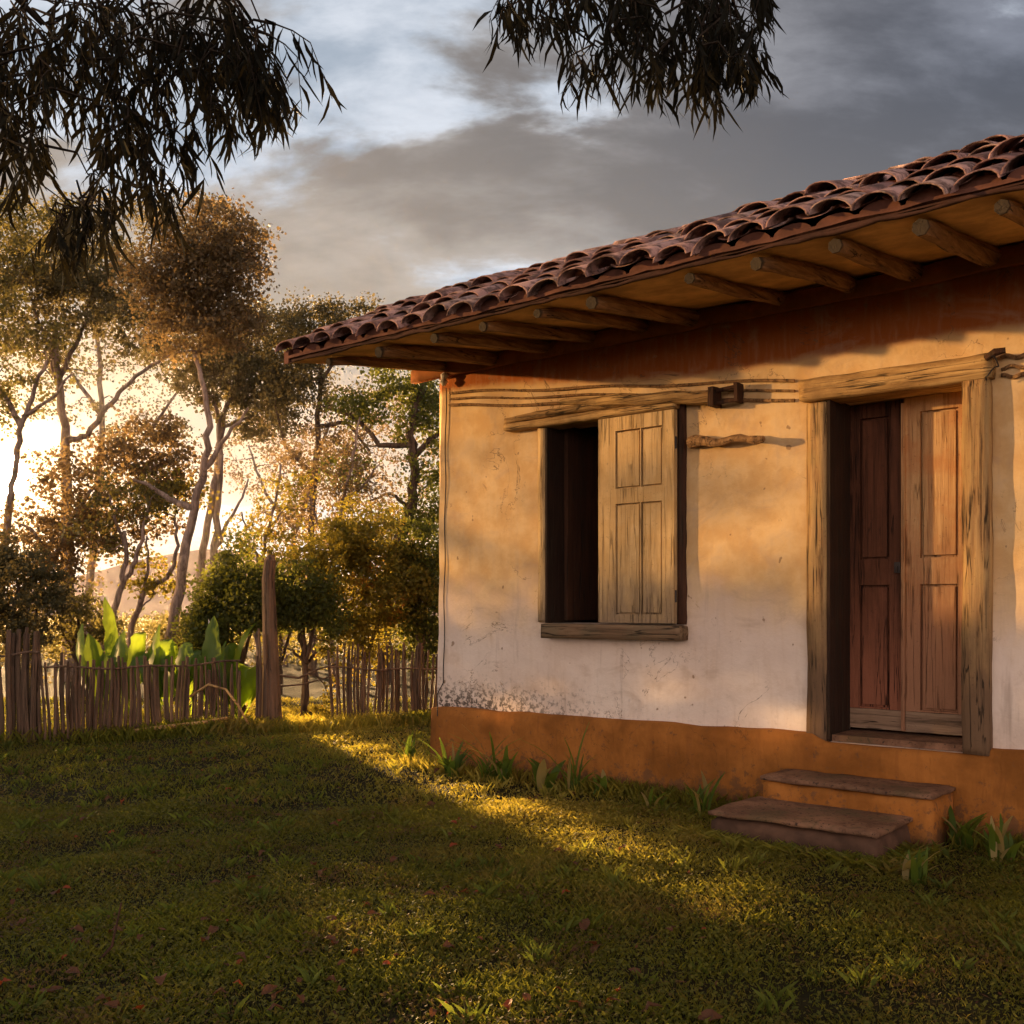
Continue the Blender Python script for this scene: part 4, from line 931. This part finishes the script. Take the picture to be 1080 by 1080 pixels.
N_ += limb([(-3.8,2.7,4.6),(-2.9,3.5,4.9),(-2.0,4.1,4.7),(-1.4,4.4,4.55)], .09, .02)
N_ += limb([(-3.4,3.2,5.6),(-2.0,3.8,5.7),(-0.6,4.2,5.3),(0.2,4.5,4.75),(0.75,4.6,4.45)], .09, .018)
N_ += limb([(-3.9,2.6,4.2),(-3.3,3.6,4.3),(-2.6,4.4,4.3),(-2.2,4.8,4.0)], .06, .012)
NP_ = [tuple(q) for q in N_[20:]]
LV = []
def euc_leaf(p, R):
    L = R.uniform(.10, .19); w = L*R.uniform(.040,.062)
    a = R.uniform(0, 6.28); d = Vector((math.cos(a)*.45, math.sin(a)*.45, -1)) + Vector((R.gauss(.05,.22), R.gauss(0,.22), R.gauss(0,.15))); d.normalize()
    s = d.cross(Vector((R.gauss(0,1), R.gauss(0,1), R.gauss(0,.3)))); s.normalize(); cv = s.cross(d)*L*R.uniform(-.14,.14) + s*L*R.uniform(-.14,.14)
    c = [p, p+d*L*.33+cv*.8, p+d*L*.68+cv*.9, p+d*L]; ww = [w*.15, w, w*.8, 0.0002]
    for i in range(3): LV.append([tuple(c[i]-s*ww[i]-EB), tuple(c[i]+s*ww[i]-EB), tuple(c[i+1]+s*ww[i+1]-EB), tuple(c[i+1]-s*ww[i+1]-EB)])
# sprays: (x, y) start in photo, dx, dy drift of the hanging tip, count
SP = []
def spray(cx, cy, rx, ry, n, dx, dy, Y=4.4, ln=1.0): SP.append((cx+(-4 if cx < 400 else 12), cy+12, rx, ry, n, dx, dy, Y, ln))
spray(262,22,34,22,14,26,110); spray(0,5,34,30,14,0,90); spray(60,10,90,30,28,10,90); spray(150,0,90,40,34,30,100); spray(120,60,70,35,26,15,80); spray(215,10,55,35,22,35,90)
spray(250,50,30,28,14,22,75); spray(235,80,35,25,9,15,50); spray(40,90,50,35,18,0,90); spray(20,150,28,25,8,0,50); spray(140,120,50,30,16,20,80); spray(105,190,40,18,13,8,70)
spray(165,180,22,16,6,18,45); spray(75,225,18,12,8,2,60); spray(275,70,14,24,6,15,70)
spray(620,-25,60,25,20,0,70,4.6); spray(690,-20,70,30,34,10,85,4.6); spray(755,-20,30,30,14,18,75,4.6); spray(670,25,60,18,16,5,60,4.6); spray(560,-5,20,15,6,-22,38,4.6); spray(610,45,22,12,6,2,45,4.6); spray(750,50,24,14,7,24,35,4.6); spray(735,20,30,20,8,10,70,4.6); spray(780,-25,14,8,3,15,35,4.6); spray(768,40,16,10,5,30,40,4.6); spray(700,60,40,14,10,0,50,4.6); spray(540,-8,18,12,6,-18,45,4.6)
for (cx, cy, rx_, ry_, n, dx, dy, Y, ln) in SP:
    for k in range(n):
        a = R.uniform(0, 6.28); rr = math.sqrt(R.random()); yy = Y+R.uniform(-.55,.55); sx, sy = cx+math.cos(a)*rr*rx_*1.12, cy+math.sin(a)*rr*ry_*1.2
        A_ = W(sx, sy, yy); B_ = W(sx+dx*R.uniform(.5,1.3)+R.gauss(0,14), sy+dy*R.uniform(.4,.9), yy+R.uniform(-.1,.1)); Md = A_.lerp(B_, .45)+Vector((dx/abs(dx or 1)*.03+R.gauss(0,.02), R.gauss(0,.03), .05))
        PA = np.array(NP_); q = Vector(NP_[int(np.linalg.norm(PA-np.array(tuple(A_)), axis=1).argmin())])
        if (q-A_).length > .9 and sy < 120: q = A_+Vector((-.25,.05,.5))
        mb.tube([x-EB for x in (q, q.lerp(A_,.5)+Vector((R.gauss(0,.04),R.gauss(0,.04),.05)), A_)], [.006,.005,.0035], 4, False)
        NP_.append(tuple(A_)); NP_.append(tuple(Md))
        tw = [A_, A_.lerp(Md,.5)+Vector((0,0,.01)), Md, Md.lerp(B_,.5), B_]; mb.tube([x-EB for x in tw], [.0032,.0028,.0024,.002,.0012], 4, False)
        m_ = R.randint(8, 13)
        for j in range(m_):
            f = (j+R.random())/m_; g = f*(len(tw)-1); i = min(int(g), len(tw)-2); euc_leaf(tw[i].lerp(tw[i+1], g-i), R)
mb.build('trunk', m_bark('eucalyptus_bark', (0.012,0.009,0.006), (0.035,0.025,0.018)), euc, True); np_mesh('crown', np.array(LV), 4, M['euc'], euc)
# unseen upper crown added to the tree over the camera, shading the near lawn
C_ = []
for k in range(150):
    C_.append((R.gauss(.8,1.7)+0.6, R.gauss(-.2,1.6), 5.9+abs(R.gauss(0,.8))))
np_mesh('shade_crown', leaves_np(np.array(C_), .55, 60, .17, 5, asp=.12, droop=1.2), 4, M['euc'], euc)

m, t, o = mat('evening_haze'); vs_ = t.new('ShaderNodeVolumeScatter'); vs_.inputs['Color'].default_value = (1,.86,.68,1); vs_.inputs['Density'].default_value = 0.0011; vs_.inputs['Anisotropy'].default_value = 0.72
t.l.new(vs_.outputs[0], o.inputs['Volume'])
tag(MB().box(-30, 3.5, 12.2, 30, 0.10, 7.6).build('haze', m), kind='structure')
# ------------------------------------------------------------------ hill far behind, its haze put in as emission
m, t, o = mat('hazy_hill'); P = geopos(t)
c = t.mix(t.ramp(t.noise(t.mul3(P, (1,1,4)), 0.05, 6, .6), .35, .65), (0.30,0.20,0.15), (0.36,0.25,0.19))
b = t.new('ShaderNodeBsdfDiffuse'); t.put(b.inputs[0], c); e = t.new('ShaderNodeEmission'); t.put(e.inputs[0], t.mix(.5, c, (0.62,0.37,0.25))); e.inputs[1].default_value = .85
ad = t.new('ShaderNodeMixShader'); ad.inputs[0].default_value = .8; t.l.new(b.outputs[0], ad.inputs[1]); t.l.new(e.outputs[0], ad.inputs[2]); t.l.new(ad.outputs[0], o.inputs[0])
prof = [(-500,600),(-300,615),(-60,632),(40,626),(80,616),(115,600),(140,592),(170,586),(215,579),(260,582),(320,596),(380,612),(470,625),(700,636),(1300,628),(1900,640)]
vs = []; n = len(prof)
for (x, y) in prof:
    p = W(x, y, 170); q = W(x, y+1, 240); vs += [(p.x, 120, 0.0), (p.x, 170, p.z), (p.x*1.35, 240, p.z*.9)]
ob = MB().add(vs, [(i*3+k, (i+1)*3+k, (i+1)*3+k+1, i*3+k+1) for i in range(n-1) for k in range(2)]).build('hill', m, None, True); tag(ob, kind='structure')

# ------------------------------------------------------------------ world: sky, cloud deck, low sun in the trees
w = bpy.data.worlds.new('World'); SC.world = w; w.use_nodes = True; t = NT(w.node_tree); t.n.clear()
o = t.new('ShaderNodeOutputWorld'); bg = t.new('ShaderNodeBackground'); t.l.new(bg.outputs[0], o.inputs[0])
Dv = t.vm('NORMALIZE', t.new('ShaderNodeTexCoord').outputs['Generated'])
sp = t.new('ShaderNodeSeparateXYZ'); t.put(sp.inputs[0], Dv); X, Y, Z = sp.outputs
sky = t.new('ShaderNodeTexSky', sky_type='NISHITA', sun_disc=False); sky.sun_elevation = math.radians(5.7); sky.sun_rotation = math.radians(-81.5); sky.air_density = 1.4; sky.dust_density = 2.0
skyc = t.vm('SCALE', sky.outputs[0]); skyc.node.inputs['Scale'].default_value = 0.02
den = t.m('ADD', t.m('MAXIMUM', Z, 0.0), 0.42)
cp = t.new('ShaderNodeCombineXYZ'); t.put(cp.inputs[0], t.m('DIVIDE', X, den)); t.put(cp.inputs[1], t.m('MULTIPLY', t.m('DIVIDE', Y, den), 1.9)); cp.inputs[2].default_value = 3.7
n1 = t.noise(cp.outputs[0], 2.3, 9, .55, .15); n2 = t.noise(cp.outputs[0], 6.0, 8, .58, .2)
cosS = t.vm('DOT_PRODUCT', Dv, tuple(SUNV), out=1); ang = t.m('ARCCOSINE', t.m('MINIMUM', cosS, 0.999999))
def gauss(a, wd): return t.m('EXPONENT', t.m('MULTIPLY', t.m('POWER', t.m('DIVIDE', a, wd), 2.0), -1.0))
warm = gauss(ang, 0.52); low = t.ramp(Z, 0.45, 0.05)
body = t.mix(t.ramp(t.m('ADD', t.m('MULTIPLY', n1, .62), t.m('MULTIPLY', n2, .38)), .40, .60), (0.145,0.145,0.158), (0.42,0.405,0.40))
body = t.mix(t.ramp(X, -0.15, 0.45), body, t.mix(1.0, body, (0.52,0.58,0.74), 'MULTIPLY'))
body = t.mix(t.m('MULTIPLY', low, .62), body, (0.58,0.48,0.385))
body = t.mix(t.m('MULTIPLY', warm, .5), body, (0.62,0.46,0.33))
gap = t.mix(t.ramp(n2, .35, .7), (0.38,0.44,0.53), (0.72,0.76,0.84))
band = t.m('MULTIPLY', gauss(t.m('SUBTRACT', Z, 0.435), 0.065), t.ramp(X, 0.30, 0.0))       # thin lighter break in the deck
fac = t.ramp(t.m('ADD', t.m('ADD', n1, t.m('MULTIPLY', t.m('SUBTRACT', n2, .5), .25)), t.m('MULTIPLY', band, 0.20)), .57, .675)
c = t.mix(fac, body, gap)
c = t.mix(1.0, c, skyc, 'ADD')
c = t.mix(t.ramp(Z, .62, .82), c, (0.62,0.58,0.56))  # zenith above the view brightened to light lawn and tiles
back = t.ramp(Y, 0.1, -0.7)
c = t.mix(t.m('MULTIPLY', back, .9), c, t.mix(t.ramp(Z, .55, .12), (0.75,0.66,0.64), (3.0,2.25,1.9)))  # unseen sky behind the camera brightened to fill the wall
# glow round the sun
g1 = t.m('MULTIPLY', gauss(ang, 0.33), t.ramp(Z, 0.36, 0.10)); g2 = gauss(ang, 0.06)
c = t.mix(1.0, c, t.mix(t.m('MULTIPLY', gauss(ang, 0.62), gauss(Z, 0.20)), (0,0,0), (0.48,0.39,0.31)), 'ADD')
c = t.mix(1.0, c, t.mix(g1, (0,0,0), (0.36,0.28,0.19)), 'ADD')
c = t.mix(1.0, c, t.mix(g2, (0,0,0), (1.8,1.25,0.6)), 'ADD')
disc = t.ramp(ang, math.radians(1.05), math.radians(0.85))
c = t.mix(disc, c, (1,1,1))
c2 = t.vm('MULTIPLY', t.mix(disc, (0,0,0), (1,.62,.28)), (24000,24000,24000))
fin = t.vm('ADD', c, c2)
t.put(bg.inputs[0], fin); bg.inputs[1].default_value = 1.0
w.cycles.sampling_method = 'MANUAL'; w.cycles.sample_map_resolution = 2048

sl = bpy.data.lights.new('sun', 'SUN'); sl.energy = 4.6; sl.angle = math.radians(0.9); sl.color = (1.0, 0.58, 0.22)
so = bpy.data.objects.new('sun', sl); COL.objects.link(so)
e5 = math.radians(5.7); az = math.radians(81.5)
sd = Vector((-math.sin(az)*math.cos(e5), math.cos(az)*math.cos(e5), math.sin(e5)))
so.rotation_euler = sd.to_track_quat('Z', 'Y').to_euler(); so.location = sd*30

# ------------------------------------------------------------------ camera
cam = bpy.data.cameras.new('camera'); co = bpy.data.objects.new('camera', cam); COL.objects.link(co)
cam.sensor_width = 36; cam.lens = 36; cam.shift_y = (HZ-540)/1080.0; cam.clip_end = 3000; cam.clip_start = 0.05
co.location = (0, 0, EYE); co.rotation_euler = (math.pi/2, 0, 0); SC.camera = co
SC.view_settings.view_transform = 'Standard'; SC.view_settings.look = 'None'; SC.view_settings.exposure = 0
SC.render.engine = 'CYCLES'; SC.cycles.use_denoising = True; SC.cycles.sample_clamp_indirect = 6.0
SC.cycles.max_bounces = 8; SC.cycles.transparent_max_bounces = 8
